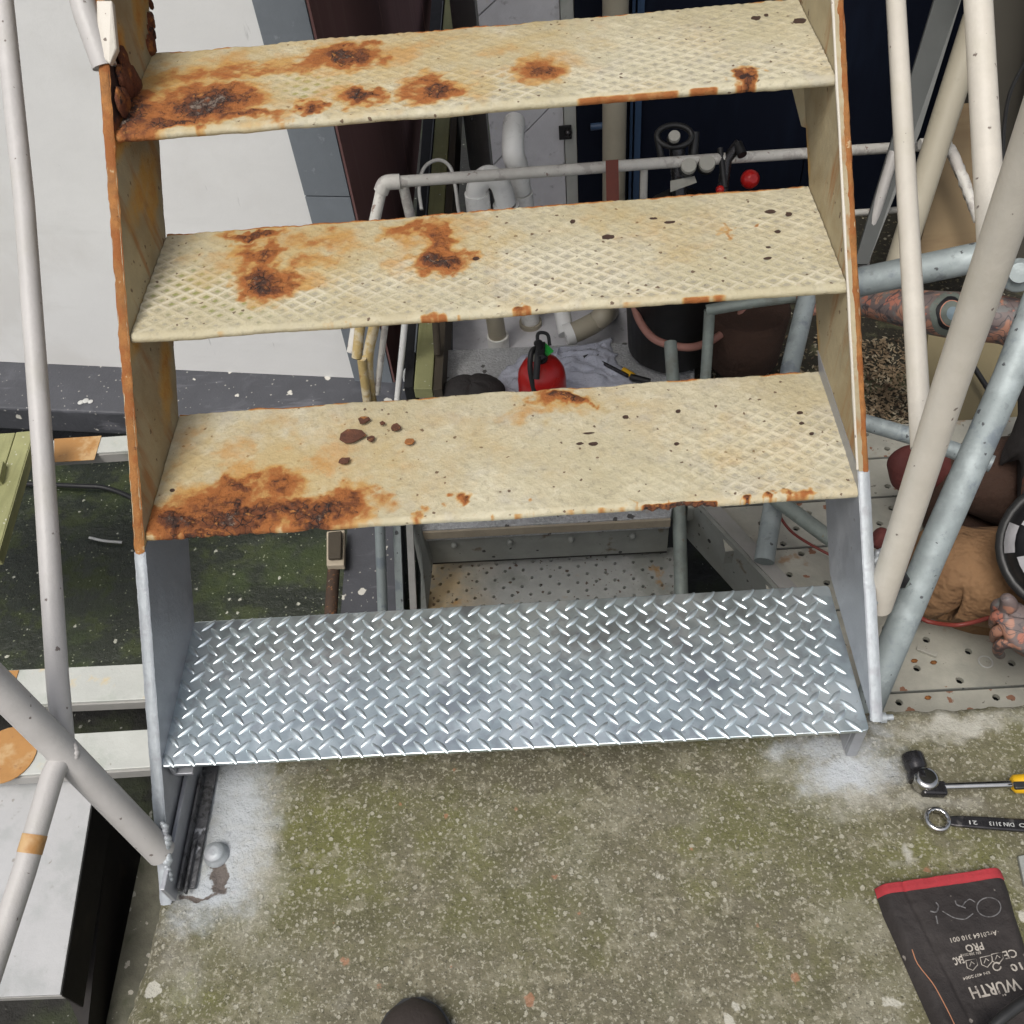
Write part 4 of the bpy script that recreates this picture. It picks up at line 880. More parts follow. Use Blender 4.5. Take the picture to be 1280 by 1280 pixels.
# end frame left of that plank, scaffold tubes and slab edge
t = thing('platform_end_frame', 'pale steel end frame at the left end of the rear platform', 'frame', tuple(P(525, 760, D=2.1)))
obj('web', MB().prism([P(512, 652, D=2.03), P(524, 656, D=2.03), P(540, 712, D=2.1), P(534, 768, D=2.12), P(526, 768, D=2.12), P(526, 718, D=2.1)], A(0, .03, -.01)), M['channel'], t)
obj('upright', MB().bar(P(511, 640, D=2.0), P(517, 770, D=2.04), .014, .012, up=tuple(RM[:, 2])), M['alu_side'], t)
obj('upright', MB().bar(P(495, 640, D=2.02), P(500, 770, D=2.06), .016, .014, up=tuple(RM[:, 2])), M['pipe_galv'], t)
o = obj('scaffold_tube', MB().tube([P(474, 630, D=1.98), P(479, 780, D=2.05)], .011, 18), M['pipe_galv']); tag(o, 'grey upright tube at the left end of the rear platform', 'tube')
o = obj('speckled_slab', MB().prism([P(436, 640, z=-.70), P(500, 636, z=-.70), P(500, 790, z=-.70), P(424, 790, z=-.70)][::-1], UP * -.08), M['ledge']); tag(o, 'dark grey slab with white specks beside the mossy roofing', 'slab')
t = thing('bronze_downpipe', 'short brownish downpipe with square collar at the edge of the roofing', 'pipe', tuple(P(417, 770, z=-.72)))
obj('collar', MB().prism([P(408, 664, z=-.66), P(431, 662, z=-.66), P(430, 706, z=-.66), P(408, 707, z=-.66)][::-1], UP * -.02), M['beige_strip'], t, bevel=.003)
obj('box', MB().prism([P(411, 668, z=-.655), P(428, 666, z=-.655), P(427, 700, z=-.655), P(411, 701, z=-.655)][::-1], UP * .01), M['dark_wood'], t, bevel=.003)
obj('pipe', MB().tube([P(418, 700, z=-.69), P(412, 790, z=-.69)], .016, 14), M['rusty_pipe'], t)
# tubes of the rear platform (right)
o = obj('scaffold_tube', MB().tube([P(838, 428, D=2.15), P(843, 500, D=2.12), P(849, 640, D=2.05), P(852, 760, D=2.0)], .0145, 20), M['pipe_dull']); tag(o, 'dull upright tube with a rounded top in front of the black bucket', 'tube')
t = thing('platform_rail', 'thin dull grey handrail gripped by the hand of the worker', 'railing', tuple(P(882, 470, D=2.1)))
obj('top_tube', MB().tube([P(883, 388, D=2.06), P(940, 378, D=2.04), P(1030, 366, D=2.0), P(1062, 362, D=1.98)], .0125, 18), M['pipe_dull'], t)
obj('post', MB().tube([P(887, 388, D=2.06), P(885, 425, D=2.1), P(880, 500, D=2.14)], .012, 18), M['pipe_dull'], t)
o = obj('scaffold_tube', MB().tube([P(1014, 350, D=1.98), P(988, 460, D=1.93), P(967, 630, D=1.86), P(955, 702, D=1.82)], .019, 22), M['pipe_galv']); tag(o, 'leaning galvanised tube under the stair near the worker\'s hand', 'tube')

# things on the rear platform
ec = P(678, 482, z=ZP + .09); eb = A(ec[0], ec[1], ZP)
t = thing('fire_extinguisher', 'small red fire extinguisher with black handle and green tag on the silver deck', 'fire extinguisher', tuple(eb))
obj('cylinder', MB().lathe(eb, [(.040, .002), (.052, .008), (.0545, .02), (.0545, .115), (.052, .133), (.043, .151), (.028, .163), (.018, .168)], 36), M['red'], t)
nk = eb + UP * .168
obj('valve', MB().lathe(nk, [(.016, 0), (.016, .018), (.012, .02), (.012, .034)], 16), M['blackchrome'], t)
obj('handle', MB().tube(smooth_path([nk + A(-.006, .02, .030), nk + A(0, .0, .045), nk + A(-.006, -.035, .035), nk + A(-.012, -.062, -.0)], 5), .0075, 10), M['black'], t)
obj('lever', MB().bar(nk + A(.006, .02, .034), nk + A(.0, -.05, .056), .014, .004), M['black'], t, bevel=.001)
obj('hose', MB().tube(smooth_path([nk + A(.0, .01, .028), nk + A(-.018, -.006, .03), nk + A(-.024, -.03, .0), nk + A(-.018, -.05, -.05)], 6), .006, 10), M['rubber'], t)
obj('carry_loop', MB().tube(smooth_path([nk + A(-.004, .01, .03), nk + A(-.002, .028, .05), nk + A(.018, .030, .045), nk + A(.022, .014, .026)], 6), .004, 8), M['black'], t)
obj('tag', MB().bar(nk + A(.006, .012, .032), nk + A(.024, -.006, .022), .02, .006), M['green_tag'], t, bevel=.002)
obj('gauge', MB().lathe(nk + A(-.016, -.006, .014), [(.009, 0), (.009, .008)], 16, axis=(-.3, -1, .6)), M['gauge'], t)
# grey rag
def cloth(name, px_poly, z, m, lab, cat, hgt, seed, n=46):
    pts = [P(x, y, z=z) for x, y in px_poly]; q4 = pts
    V = []
    for j in range(n):
        for i in range(n):
            u_, v_ = i / (n - 1), j / (n - 1)
            p = (q4[0] * (1 - u_) + q4[1] * u_) * (1 - v_) + (q4[3] * (1 - u_) + q4[2] * u_) * v_
            e = min(u_, 1 - u_, v_, 1 - v_)
            wob = (fbm(A(u_ * 4.), A(v_ * 4.), seed)[0] - .5)
            hh = abs(fbm(A(u_ * 5. + v_ * 2), A(v_ * 3.), seed + 5)[0] - .5) * 2
            V.append(p + A(wob * .05 * (1 if e < .2 else .3), (fbm(A(u_ * 3.), A(v_ * 5.), seed + 3)[0] - .5) * .04, .004 + hgt * hh * min(1, e * 7)))
    Fc = [(j * n + i, j * n + i + 1, (j + 1) * n + i + 1, (j + 1) * n + i) for j in range(n - 1) for i in range(n - 1)]
    o = obj(name, MB().add(V, Fc, True), M[m]); tag(o, lab, cat); 
    sm = o.modifiers.new('solid', 'SOLIDIFY'); sm.thickness = .002; return o
cloth('grey_rag', [(600, 500), (790, 488), (765, 425), (650, 448)], ZP, 'cloth', 'crumpled pale blue-grey rag lying under and behind the red extinguisher', 'rag', .035, 41)
# charcoal pouch
pc = P(590, 490, z=ZP + .03); mb = MB(); n = 22; V = []
for i in range(n + 1):
    th = math.pi * i / n
    for k in range(2 * n):
        ph = math.pi * k / n
        r_ = 1 + .22 * (fbm(A(math.cos(ph) * 2 + 5), A(math.sin(ph) * 2 + th * 1.5), 61)[0] - .5) - .16 * math.exp(-((math.cos(ph) * math.sin(th) + .02) / .12) ** 2)
        V.append(pc + A(.078 * r_ * math.sin(th) * math.cos(ph), .055 * r_ * math.sin(th) * math.sin(ph), .034 * r_ * math.cos(th)))
Fc = [(i * 2 * n + k, (i + 1) * 2 * n + k, (i + 1) * 2 * n + (k + 1) % (2 * n), i * 2 * n + (k + 1) % (2 * n)) for i in range(n) for k in range(2 * n)]
o = obj('pouch', MB().add(V, Fc, True), M['black_cloth']); tag(o, 'charcoal fabric pouch pinched in the middle, left of the red extinguisher', 'pouch')
# screwdriver and black-yellow tool
t = thing('bolt_cutter', 'long black and yellow hand tool lying right of the rag', 'tool', tuple(P(770, 462, z=ZP)))
obj('shaft', MB().tube([P(738, 446, z=ZP + .012), P(785, 470, z=ZP + .012)], .005, 12), M['blackchrome'], t)
obj('jaw', MB().tube([P(730, 449, z=ZP + .01), P(738, 446, z=ZP + .012), P(748, 447, z=ZP + .012)], .009, 10), M['black'], t)
obj('grip', MB().tube([P(779, 462, z=ZP + .012), P(792, 470, z=ZP + .012)], .007, 12), M['yellow'], t)
obj('grip', MB().tube([P(788, 471, z=ZP + .012), P(812, 477, z=ZP + .012)], .008, 12), M['black'], t)
# black bucket with hose around it
bk = P(840, 418, z=-.30)
t = thing('black_bucket', 'black bucket with a pinkish hose looped around it in front of the navy wall', 'bucket', (bk[0], bk[1], ZP))
obj('shell', MB().lathe((bk[0], bk[1], ZP + .001), [(.085, 0), (.105, .02), (.118, .26), (.122, .262), (.122, .272), (.112, .272), (.102, .03)], 36), M['black'], t)
o = obj('second_bucket', MB().lathe((bk[0] + .16, bk[1] - .06, ZP + .001), [(.07, 0), (.085, .02), (.095, .16), (.088, .165)], 32), M['brown_cloth']); tag(o, 'dark maroon tub beside the black bucket, behind the dull rail', 'bucket')
o = obj('pink_hose', MB().tube(smooth_path([P(790, 372, D=2.2), P(800, 402, D=2.18), P(820, 425, D=2.16), P(855, 434, D=2.15), P(880, 430, D=2.16), P(905, 415, D=2.17), P(925, 393, D=2.18), P(934, 375, D=2.2)]), .009, 12), M['rope']); tag(o, 'dull pink hose hanging in a loop over the black bucket', 'hose')
# gas bottles with regulators and torch
gb = P(850, 262, D=2.3)
t = thing('gas_bottle', 'black gas bottle with guard ring, gauges and a cream label', 'gas bottle', (gb[0], gb[1], ZP))
g0 = A(gb[0], gb[1], ZP)
hB = gb[2] - ZP
obj('cylinder', MB().lathe(g0, [(.09, .0), (.10, .02), (.10, hB - .05), (.085, hB), (.05, hB + .03), (.03, hB + .04)], 36), M['black'], t)
obj('label_band', MB().prism([P(838, 226, D=2.20), P(868, 220, D=2.20), P(871, 228, D=2.19), P(838, 240, D=2.19)], RM[:, 2] * -.002), M['gauge'], t)
top = P(846, 205, D=2.24)
obj('valve', MB().tube([P(850, 245, D=2.26), P(846, 185, D=2.22)], .018, 14), M['blackchrome'], t)
ring_c = P(843, 170, D=2.2); obj('guard_ring', MB().tube([ring_c + .04 * (math.cos(a_) * RM[:, 0] + .62 * math.sin(a_) * RM[:, 1]) for a_ in np.linspace(0, 2 * math.pi, 26)], .007, 10), M['rubber'], t)
obj('guard_post', MB().tube([P(822, 172, D=2.2), P(828, 205, D=2.22)], .008, 10), M['rubber'], t)
obj('guard_post', MB().tube([P(868, 165, D=2.22), P(866, 205, D=2.24)], .012, 10), M['rubber'], t)
for (px, py, r) in ((843, 170, .013), (861, 207, .017), (884, 204, .018)):
    c = P(px, py, D=2.17); obj('gauge', MB().lathe(c, [(r, -.01), (r * 1.05, 0), (r * .96, .003)], 20, axis=tuple(unit(CAM - c) * .7 + A(0, -.1, .7))), M['gauge'], t)
    obj('gauge_body', MB().lathe(c - RM[:, 2] * .03, [(r * .8, 0), (r * 1.12, .01), (r * 1.12, .022)], 20, axis=tuple(RM[:, 2])), M['black'], t)
t = thing('cutting_torch', 'dark cutting torch with a red cap hung on the thin pipe rail', 'torch', tuple(P(905, 240, D=2.2)))
obj('body', MB().tube([P(925, 178, D=2.18), P(908, 200, D=2.2), P(903, 240, D=2.22)], .013, 12), M['blackchrome'], t)
obj('lever', MB().tube([P(900, 185, D=2.19), P(906, 235, D=2.2)], .007, 10), M['black'], t)
obj('head', MB().tube([P(922, 180, D=2.18), P(928, 194, D=2.17)], .011, 12), M['black'], t)
obj('red_cap', MB().lathe(P(937, 224, D=2.22), [(.006, -.012), (.019, -.01), (.022, 0), (.019, .012), (.010, .018)], 24, axis=(.3, -.7, .5)), M['red'], t)
obj('valve_wheel', MB().sphere(P(900, 237, D=2.2), .01, 8), M['red'], t)

# leaf-strewn earth right behind the stair
ZG = -.41
quad_slab('leafy_ground', [A(.70, .95, ZG), A(2.7, .75, ZG), A(2.7, YN - .005, ZG), A(.98, YN - .005, ZG)], UP * -.04, M['litter_ground'], kind='structure')
V = []; Fc = []
for k in range(2600):
    if k < 1900: px, py = random.gauss(1112, 34), random.uniform(425, 600)
    else: px, py = random.uniform(885, 1200), random.uniform(418, 520)
    c = P(px, py, z=ZG + .003 + random.random() * .012)
    if c[1] > YN - .03: continue
    s_ = random.uniform(.003, .0085); t_ = random.random() * 6.28; e1_ = A(math.cos(t_), math.sin(t_), random.uniform(-.4, .4)) * s_; e2_ = A(-math.sin(t_), math.cos(t_), random.uniform(-.5, .5)) * s_ * .4
    n_ = len(V); V += [c - e1_, c + e2_, c + e1_, c - e2_]; Fc.append((n_, n_ + 1, n_ + 2, n_ + 3))
o = obj('leaf_litter', MB().add(V, Fc), M['leaf'], kind='stuff'); tag(o, 'dry leaf litter on the dark earth right of the stair', 'leaves')

# perforated planks at the right, where the worker lies
cl0, cl1 = P(862, 622, z=ZP), P(1012, 782, z=ZP); cdv = unit(cl1 - cl0)
t = thing('diagonal_channel', 'grey steel channel running diagonally under the stair at the right', 'channel', tuple(cl1 - UP * .12))
a_, b_ = cl0 - cdv * .25, cl1 + cdv * .01; sdv = unit(np.cross(cdv, UP)); sdv = sdv if sdv[0] < 0 else -sdv
obj('web', MB().prism([a_ + UP * .012, b_ + UP * .012, b_ - UP * .12, a_ - UP * .12], sdv * .008), M['channel'], t)
obj('flange', MB().prism([a_ + UP * .016, b_ + UP * .016, b_ + UP * .016 - sdv * .03, a_ + UP * .016 - sdv * .03], UP * -.003), M['alu_side'], t)
for tt in np.linspace(.1, .95, 9):
    c = a_ + (b_ - a_) * tt + sdv * .0085 - UP * random.uniform(.02, .09); obj('bolt_hole', MB().lathe(c, [(.005, 0), (.005, .001)], 10, axis=tuple(sdv)), M['black'], t)
def chan_x(y): return cl0[0] + (cl1[0] - cl0[0]) * (y - cl0[1]) / (cl1[1] - cl0[1])
rows = [(.060, .262), (.268, .445), (.451, .60), (.606, .72), (.726, .83), (.836, .93)]
labs = ['perforated plank nearest the concrete slab, with rust crumbs at its right', 'perforated plank under the tan trousers, second from the slab', 'perforated plank with a round rust stain, third from the slab', 'perforated plank fourth from the slab, behind the leaning tube', 'narrow perforated plank with an ochre stain, fifth from the slab', 'farthest perforated plank beside the leafy earth']
for k, (ya, yb) in enumerate(rows):
    x0_ = .93 if k == 0 else max(chan_x(yb) + .035, .80); nx_ = int((2.3 - x0_) / .034); ny_ = 6
    t = thing('perforated_plank', labs[k], 'plank', (x0_, ya, ZP), 'perforated planks at the right')
    perforated('sheet', (x0_, ya, ZP - k * .0006), (.034, 0, 0), (0, (yb - ya) / ny_, 0), nx_, ny_, .0068, 'perf_right', t, every=5, phase=k % 5)
    obj('flange', MB().box((x0_, ya, ZP - .045), (x0_ + nx_ * .034, ya + .0025, ZP - .003 - k * .0006)), M['channel'], t)
o = obj('wood_splinter', MB().prism([P(1146, 809, z=ZP + .001), P(1172, 818, z=ZP + .001), P(1170, 823, z=ZP + .001), P(1145, 813, z=ZP + .001)][::-1], UP * .006), M['gauge'], bevel=.001); tag(o, 'pale splinter lying on the nearest perforated plank', 'splinter')
for (px, py, lab) in ((1143, 826, 'rust crumb just left of the pale splinter'), (1167, 828, 'rust crumb just right of the pale splinter'), (1160, 872, 'rust crumb by the slab edge on the nearest perforated plank')):
    c = P(px, py, z=ZP + .003); tag(obj('rust_crumb', MB().sphere(c, .0055, 3, (1.3, .8, .5)), M['flake_orange']), lab, 'rust crumb', 'rust crumbs on the nearest perforated plank')
o = obj('paint_ring', MB().tube([P(1232, 827, z=ZP + .001) + .012 * A(math.cos(a_), math.sin(a_), 0) for a_ in np.linspace(0, 2 * math.pi, 20)], .0016, 6), M['wire']); tag(o, 'small pale ring on the nearest perforated plank below the worker\'s hand', 'ring')
o = obj('red_cable', MB().tube(smooth_path([P(965, 628, z=ZP + .07), P(985, 660, z=ZP + .05), P(1012, 680, z=ZP + .03), P(1060, 705, z=ZP + .02)]), .003, 8), M['red_wire']); tag(o, 'thin red cable crossing the perforated planks', 'cable')
o = obj('scaffold_tube', MB().tube([P(965, 620, D=1.82), P(1060, 690, D=1.72), P(1150, 740, D=1.62)], .0145, 16), M['pipe_dull']); tag(o, 'grey tube slanting over the perforated planks behind the new right string', 'tube')
# galvanised tubes outside the right string
o = obj('scaffold_tube', MB().tube([P(1300, 370, D=1.34), P(1262, 470, D=1.34), P(1165, 690, D=1.36), P(1103, 838, D=1.40), P(1080, 895, D=1.42)], .0215, 24), M['pipe_galv']); tag(o, 'spotted galvanised tube slanting in front of the tan trousers', 'tube')
o = obj('scaffold_tube', MB().tube([P(1040, 360, D=1.62), P(1110, 345, D=1.6), P(1240, 318, D=1.55)], .0245, 24), M['pipe_galv']); tag(o, 'thick galvanised tube lying just above the tattooed forearm', 'tube')
o = obj('scaffold_tube', MB().tube([P(1070, 525, D=1.66), P(1150, 548, D=1.62), P(1240, 580, D=1.58)], .0145, 18), M['pipe_galv']); tag(o, 'thin grey-blue tube crossing behind the rails below the forearm', 'tube')
t = thing('tube_coupler', 'dark grey coupler stub between the cream rail and the galvanised tube', 'coupler', tuple(P(1120, 722, D=1.34)))
obj('stub', MB().tube([P(1108, 716, D=1.32), P(1136, 730, D=1.38)], .010, 14), M['pipe_dull'], t)
obj('nut', MB().tube([P(1119, 721, D=1.33), P(1125, 725, D=1.34)], .014, 6), M['black'], t)

# panels and boards upper right
YT = 1.55
t = thing('taupe_panel', 'dull taupe panelling at the upper right behind the posts', 'panel', tuple(P(1230, 330, Y=YT)))
obj('panel', MB().prism([P(1192, 320, Y=YT), P(1262, 330, Y=YT), P(1300, -40, Y=YT), P(1235, -60, Y=YT)], A(0, .04, 0)), M['taupe'], t)
obj('panel', MB().prism([P(1268, 330, Y=YT - .1), P(1420, 340, Y=YT - .1), P(1420, -60, Y=YT - .1), P(1306, -60, Y=YT - .1)], A(0, .04, 0)), M['taupe'], t)
o = obj('dark_cable', MB().tube(smooth_path([P(1254, 205, D=2.0), P(1255, 160, D=2.02), P(1263, 115, D=2.04), P(1285, 70, D=2.05)]), .004, 8), M['rubber']); tag(o, 'thin dark cable curving down the taupe panelling', 'cable')
o = obj('flat_bar', MB().prism([P(1180, -40, D=2.16), P(1214, -40, D=2.16), P(1150, 165, D=2.2), P(1085, 330, D=2.24), P(1068, 330, D=2.24)], RM[:, 2] * -.01), M['grey_panel']); tag(o, 'grey flat bar slanting behind the upper right posts', 'bar')
o = obj('scaffold_tube', MB().tube([P(1222, 20, D=1.9), P(1180, 150, D=1.98), P(1120, 340, D=2.1)], .0275, 22), M['pvc_beige']); tag(o, 'thick cream tube slanting between the two cream posts', 'tube')
o = obj('scaffold_tube', MB().tube([P(1118, 190, D=2.2), P(1090, 280, D=2.24), P(1078, 340, D=2.28)], .0125, 16), M['pipe_grey']); tag(o, 'thin pale tube slanting down behind the left cream post', 'tube')
o = obj('tan_board', MB().prism([P(1196, 130, D=2.18), P(1222, 128, D=2.18), P(1262, 330, D=2.18), P(1140, 345, D=2.18)], RM[:, 2] * -.012), M['plywood']); tag(o, 'tan plywood board standing behind the twisted rope-bound pipe', 'board')
o = obj('knotted_pipe', MB().tube(smooth_path([P(1150, 180, D=2.05), P(1178, 178, D=2.05), P(1192, 195, D=2.05), P(1210, 240, D=2.04), P(1224, 275, D=2.03)]), .011, 12, wob=.35), M['rail_white']); tag(o, 'flaking grubby bent pipe between the two cream posts', 'pipe')
t = thing('khaki_board', 'khaki board with a dark bar across it, behind the slanting tubes at the right', 'board', tuple(P(1240, 560, D=2.2)))
obj('board', MB().prism([P(1165, 385, D=2.2), P(1420, 400, D=2.2), P(1420, 600, D=2.2), P(1160, 560, D=2.2), P(1150, 500, D=2.2)], RM[:, 2] * -.012), M['khaki'], t)
obj('dark_bar', MB().tube([P(1215, 455, D=2.15), P(1250, 510, D=2.15)], .006, 10), M['black'], t)
o = obj('pipe_flange', MB().lathe(P(1272, 345, D=1.75), [(.03, 0), (.03, .012), (.018, .014), (.018, .03)], 20, axis=(-.3, -.6, .7)), M['pipe_galv']); tag(o, 'round grey pipe fitting beside the cream rail near the right edge', 'fitting')

# ------------------------------------------------------------------ the worker lying at the right
def skinned(name, chains, m, parent, sub=2):
    """chains: list of lists of (point, radius); points nearer than 1 mm are joined"""
    V = []; R_ = []; E_ = []
    def idx(p):
        for i, q in enumerate(V):
            if np.linalg.norm(q - p) < .001: return i
        V.append(p); R_.append(0); return len(V) - 1
    for ch in chains:
        pr = None
        for p, r in ch:
            i = idx(p); R_[i] = max(R_[i], r)
            if pr is not None: E_.append((pr, i))
            pr = i
    L = root_loc(parent); me = bpy.data.meshes.new(name); me.from_pydata([tuple(v - L) for v in V], E_, []); me.update()
    o = bpy.data.objects.new(name, me); S.collection.objects.link(o); o.parent = parent
    md = o.modifiers.new('skin', 'SKIN'); md.use_smooth_shade = True
    for i, r in enumerate(R_): me.skin_vertices[0].data[i].radius = (r, r)
    me.skin_vertices[0].data[0].use_root = True
    s_ = o.modifiers.new('sub', 'SUBSURF'); s_.levels = s_.render_levels = sub
    me.materials.append(m)
    dg = bpy.context.evaluated_depsgraph_get(); me2 = bpy.data.meshes.new_from_object(o.evaluated_get(dg)); o.modifiers.clear(); o.data = me2
    me2.polygons.foreach_set('use_smooth', [True] * len(me2.polygons))
    return o
wk = thing('person', 'worker in tan trousers and chequered cap with tattooed arms, lying on the perforated planks', 'person', tuple(P(1300, 800, z=ZP)))
neck = P(1335, 640, D=1.62); shl = P(1330, 500, D=1.72); shr = P(1400, 720, D=1.5); head = P(1342, 684, D=1.50)
elb = P(1278, 402, D=1.80); wri = P(1072, 377, D=1.98); hnd = P(1024, 372, D=2.0)
elb2 = P(1345, 830, D=1.50); wri2 = P(1292, 800, D=1.52); hnd2 = P(1262, 778, D=1.53)
pel = P(1420, 650, D=1.75)
ch = [[(pel, .13), (P(1390, 640, D=1.68), .13), (P(1360, 640, D=1.65), .11), (neck, .055), (P(1322, 662, D=1.56), .06), (head, .085)],
      [(P(1360, 640, D=1.65), .11), (shl, .06), (P(1300, 440, D=1.76), .052), (elb, .047), (P(1235, 398, D=1.82), .050), (P(1170, 392, D=1.87), .046), (P(1115, 382, D=1.92), .036), (wri, .028), (hnd, .030)],
      [(P(1360, 640, D=1.65), .11), (shr, .06), (elb2, .045), (wri2, .034), (hnd2, .036)]]
# fingers of the gripping hand (closed over the thin rail) and of the hand on the plank
for k, (px, py) in enumerate(((1000, 358), (999, 366), (1001, 375), (1005, 384))):
    ch.append([(hnd, .030), (P(px + 12, py - 2, D=1.975), .0095), (P(px + 2, py, D=1.965), .0088), (P(px, py + 8, D=1.985), .008)])
ch.append([(hnd, .030), (P(1020, 388, D=1.97), .011), (P(1009, 392, D=1.975), .009)])
for k, (px, py) in enumerate(((1248, 752), (1246, 768), (1247, 786), (1251, 803))):
    ch.append([(hnd2, .034), (P(px + 8, py, D=1.505), .0112), (P(px - 2, py + 3, D=1.515), .0098), (P(px - 4, py + 12, D=1.55), .0088), (P(px + 1, py + 17, D=1.575), .008)])
ch.append([(hnd2, .036), (P(1262, 752, D=1.49), .012), (P(1254, 744, D=1.485), .010)])
body = skinned('body', ch, M['tattoo'], wk)
at = body.data.attributes.new('ink', 'FLOAT', 'POINT'); at.data.foreach_set('value', np.ones(len(body.data.vertices), np.float32))
# face on the side turned from the viewer
fc_ = head + A(-.03, .05, -.06)
obj('ear', MB().sphere(head + A(-.085, .03, -.01), .016, 8, (.5, 1, 1.5)), M['skin'], wk)
obj('nose', MB().sphere(head + A(-.02, .085, -.055), .014, 8, (1, 1.3, 1)), M['skin'], wk)
# sleeve, cap, trousers, boots
skinned('shirt', [[(pel, .14), (P(1390, 640, D=1.68), .145), (P(1360, 640, D=1.65), .12), (P(1345, 640, D=1.63), .07)], [(P(1360, 640, D=1.65), .12), (shl, .072), (P(1302, 440, D=1.76), .060), (P(1284, 410, D=1.79), .056)], [(P(1360, 640, D=1.65), .12), (shr, .075), (P(1360, 800, D=1.5), .058)]], M['black_cloth'], wk)
skinned('trousers', [[(P(1440, 640, D=1.8), .15), (P(1350, 735, D=1.68), .115), (P(1260, 722, D=1.68), .098), (P(1190, 718, D=1.70), .088), (P(1145, 702, D=1.72), .072), (P(1132, 700, D=1.72), .058)],
                     [(P(1145, 702, D=1.72), .072), (P(1200, 752, D=1.80), .055), (P(1290, 790, D=1.85), .055)]], M['tan'], wk)
skinned('second_trouser_leg', [[(P(1440, 600, D=1.95), .13), (P(1330, 610, D=1.88), .11), (P(1240, 600, D=1.86), .095), (P(1165, 600, D=1.88), .075)], [(P(1165, 600, D=1.88), .075), (P(1180, 650, D=1.93), .06), (P(1260, 690, D=1.96), .06)]], M['brown_cloth'], wk, 2).__setitem__('label', 'far trouser leg with its shade painted in as dark brown')  # other leg of the tan trousers, shade put into the cloth colour
skinned('boot', [[(P(1124, 562, D=1.80), .022), (P(1130, 575, D=1.81), .032), (P(1150, 588, D=1.84), .036), (P(1185, 592, D=1.88), .045)], [(P(1130, 575, D=1.81), .032), (P(1132, 612, D=1.84), .026)]], M['wine_glove'], wk)
skinned('boot', [[(P(1092, 668, D=1.68), .018), (P(1100, 672, D=1.68), .022), (P(1112, 682, D=1.70), .02)]], M['wine_glove'], wk)
obj('waist_belt', MB().tube(smooth_path([P(1150, 772, D=1.66), P(1165, 778, D=1.65), P(1200, 781, D=1.66), P(1245, 770, D=1.62)]), .004, 8), M['red_wire'], wk)
# chequered cap: rim, shell, white patches standing just proud
cp = unit(CAM - head); capc = head + cp * .012
cx_ = unit(RM[:, 0] - cp * np.dot(RM[:, 0], cp)); cy_ = np.cross(cp, cx_)
def capv(r_, th, ph): return capc + r_ * (math.sin(th) * (math.cos(ph) * cx_ + math.sin(ph) * cy_) + math.cos(th) * cp)
capo = obj('cap', MB().add([capv(.098, 1.5 * i / 12, 2 * math.pi * k / 32) for i in range(13) for k in range(32)], [(i * 32 + k, (i + 1) * 32 + k, (i + 1) * 32 + (k + 1) % 32, i * 32 + (k + 1) % 32) for i in range(12) for k in range(32)], True), M['check_black'], wk, label='black and white chequered cap')
obj('rim', MB().tube([capv(.101, 1.42, a_) for a_ in np.linspace(0, 2 * math.pi, 33)], .009, 12), M['rubber'], capo)
for i in range(3):
    for k in range(10):
        if (i + k) % 2: continue
        a0, a1 = .2 + 2 * math.pi * k / 10, .2 + 2 * math.pi * (k + .92 + .1 * math.sin(k)) / 10; t0, t1 = .16 + i * .37, .16 + (i + .94) * .37
        g = [capv(.1, t0 + (t1 - t0) * a_ / 3, a0 + (a1 - a0) * b_ / 3) for a_ in range(4) for b_ in range(4)]
        obj('white_patch', MB().add(g, [(a_ * 4 + b_, (a_ + 1) * 4 + b_, (a_ + 1) * 4 + b_ + 1, a_ * 4 + b_ + 1) for a_ in range(3) for b_ in range(3)], True), M['check_white'], capo)
# the round tattoo on the forearm: flat ink laid on the skin
from mathutils.bvhtree import BVHTree
def lay_on(target, px_pts, m, name, parent, off=.0012, cen=None):
    """a disc of skin ink: rays from the arm's front side dropped on to the mesh"""
    L = Vector(root_loc(target)); dg = bpy.context.evaluated_depsgraph_get(); bv = BVHTree.FromObject(target, dg)
    V = []
    rings = 7; n = len(px_pts); c = np.mean(np.array(px_pts, float), 0)
    for k in range(rings + 1):
        for (x, y) in px_pts:
            q = c + (A(x, y) - c) * k / rings
            d_ = RM @ np.array([(q[0] - 640) / F, (640 - q[1]) / F, -1.0]); d_ = unit(d_)
            h = bv.ray_cast(Vector(CAM) - L, Vector(d_))
            if h[0] is None: h = (Vector(P(q[0], q[1], D=1.86)) - L, Vector(-d_))
            V.append(A(*(h[0] + L)) + A(*h[1]) * off if h[1] is not None else A(*(h[0] + L)))
    Fc = [(k * n + i, k * n + (i + 1) % n, (k + 1) * n + (i + 1) % n, (k + 1) * n + i) for k in range(rings) for i in range(n)]
    return obj(name, MB().add(V, Fc, True), m, parent)
def el(cx, cy, rx, ry, n=24, w_=0): return [(cx + rx * (1 + w_ * math.sin(k * 5)) * math.cos(2 * math.pi * k / n), cy + ry * (1 + w_ * math.cos(k * 7)) * math.sin(2 * math.pi * k / n)) for k in range(n)]
lay_on(body, el(1188, 393, 26, 27, w_=.05), M['ink_green'], 'tattoo', body, .0010)
lay_on(body, el(1189, 392, 19, 20, w_=.06), M['check_black'], 'tattoo', body, .0018)
lay_on(body, el(1190, 392, 15, 16), M['skin'], 'tattoo', body, .0026)
lay_on(body, el(1190, 392, 13.6, 14.6), M['ink_green'], 'tattoo', body, .0034)
lay_on(body, el(1192, 392, 8, 8), M['ink_blue'], 'tattoo', body, .0042)

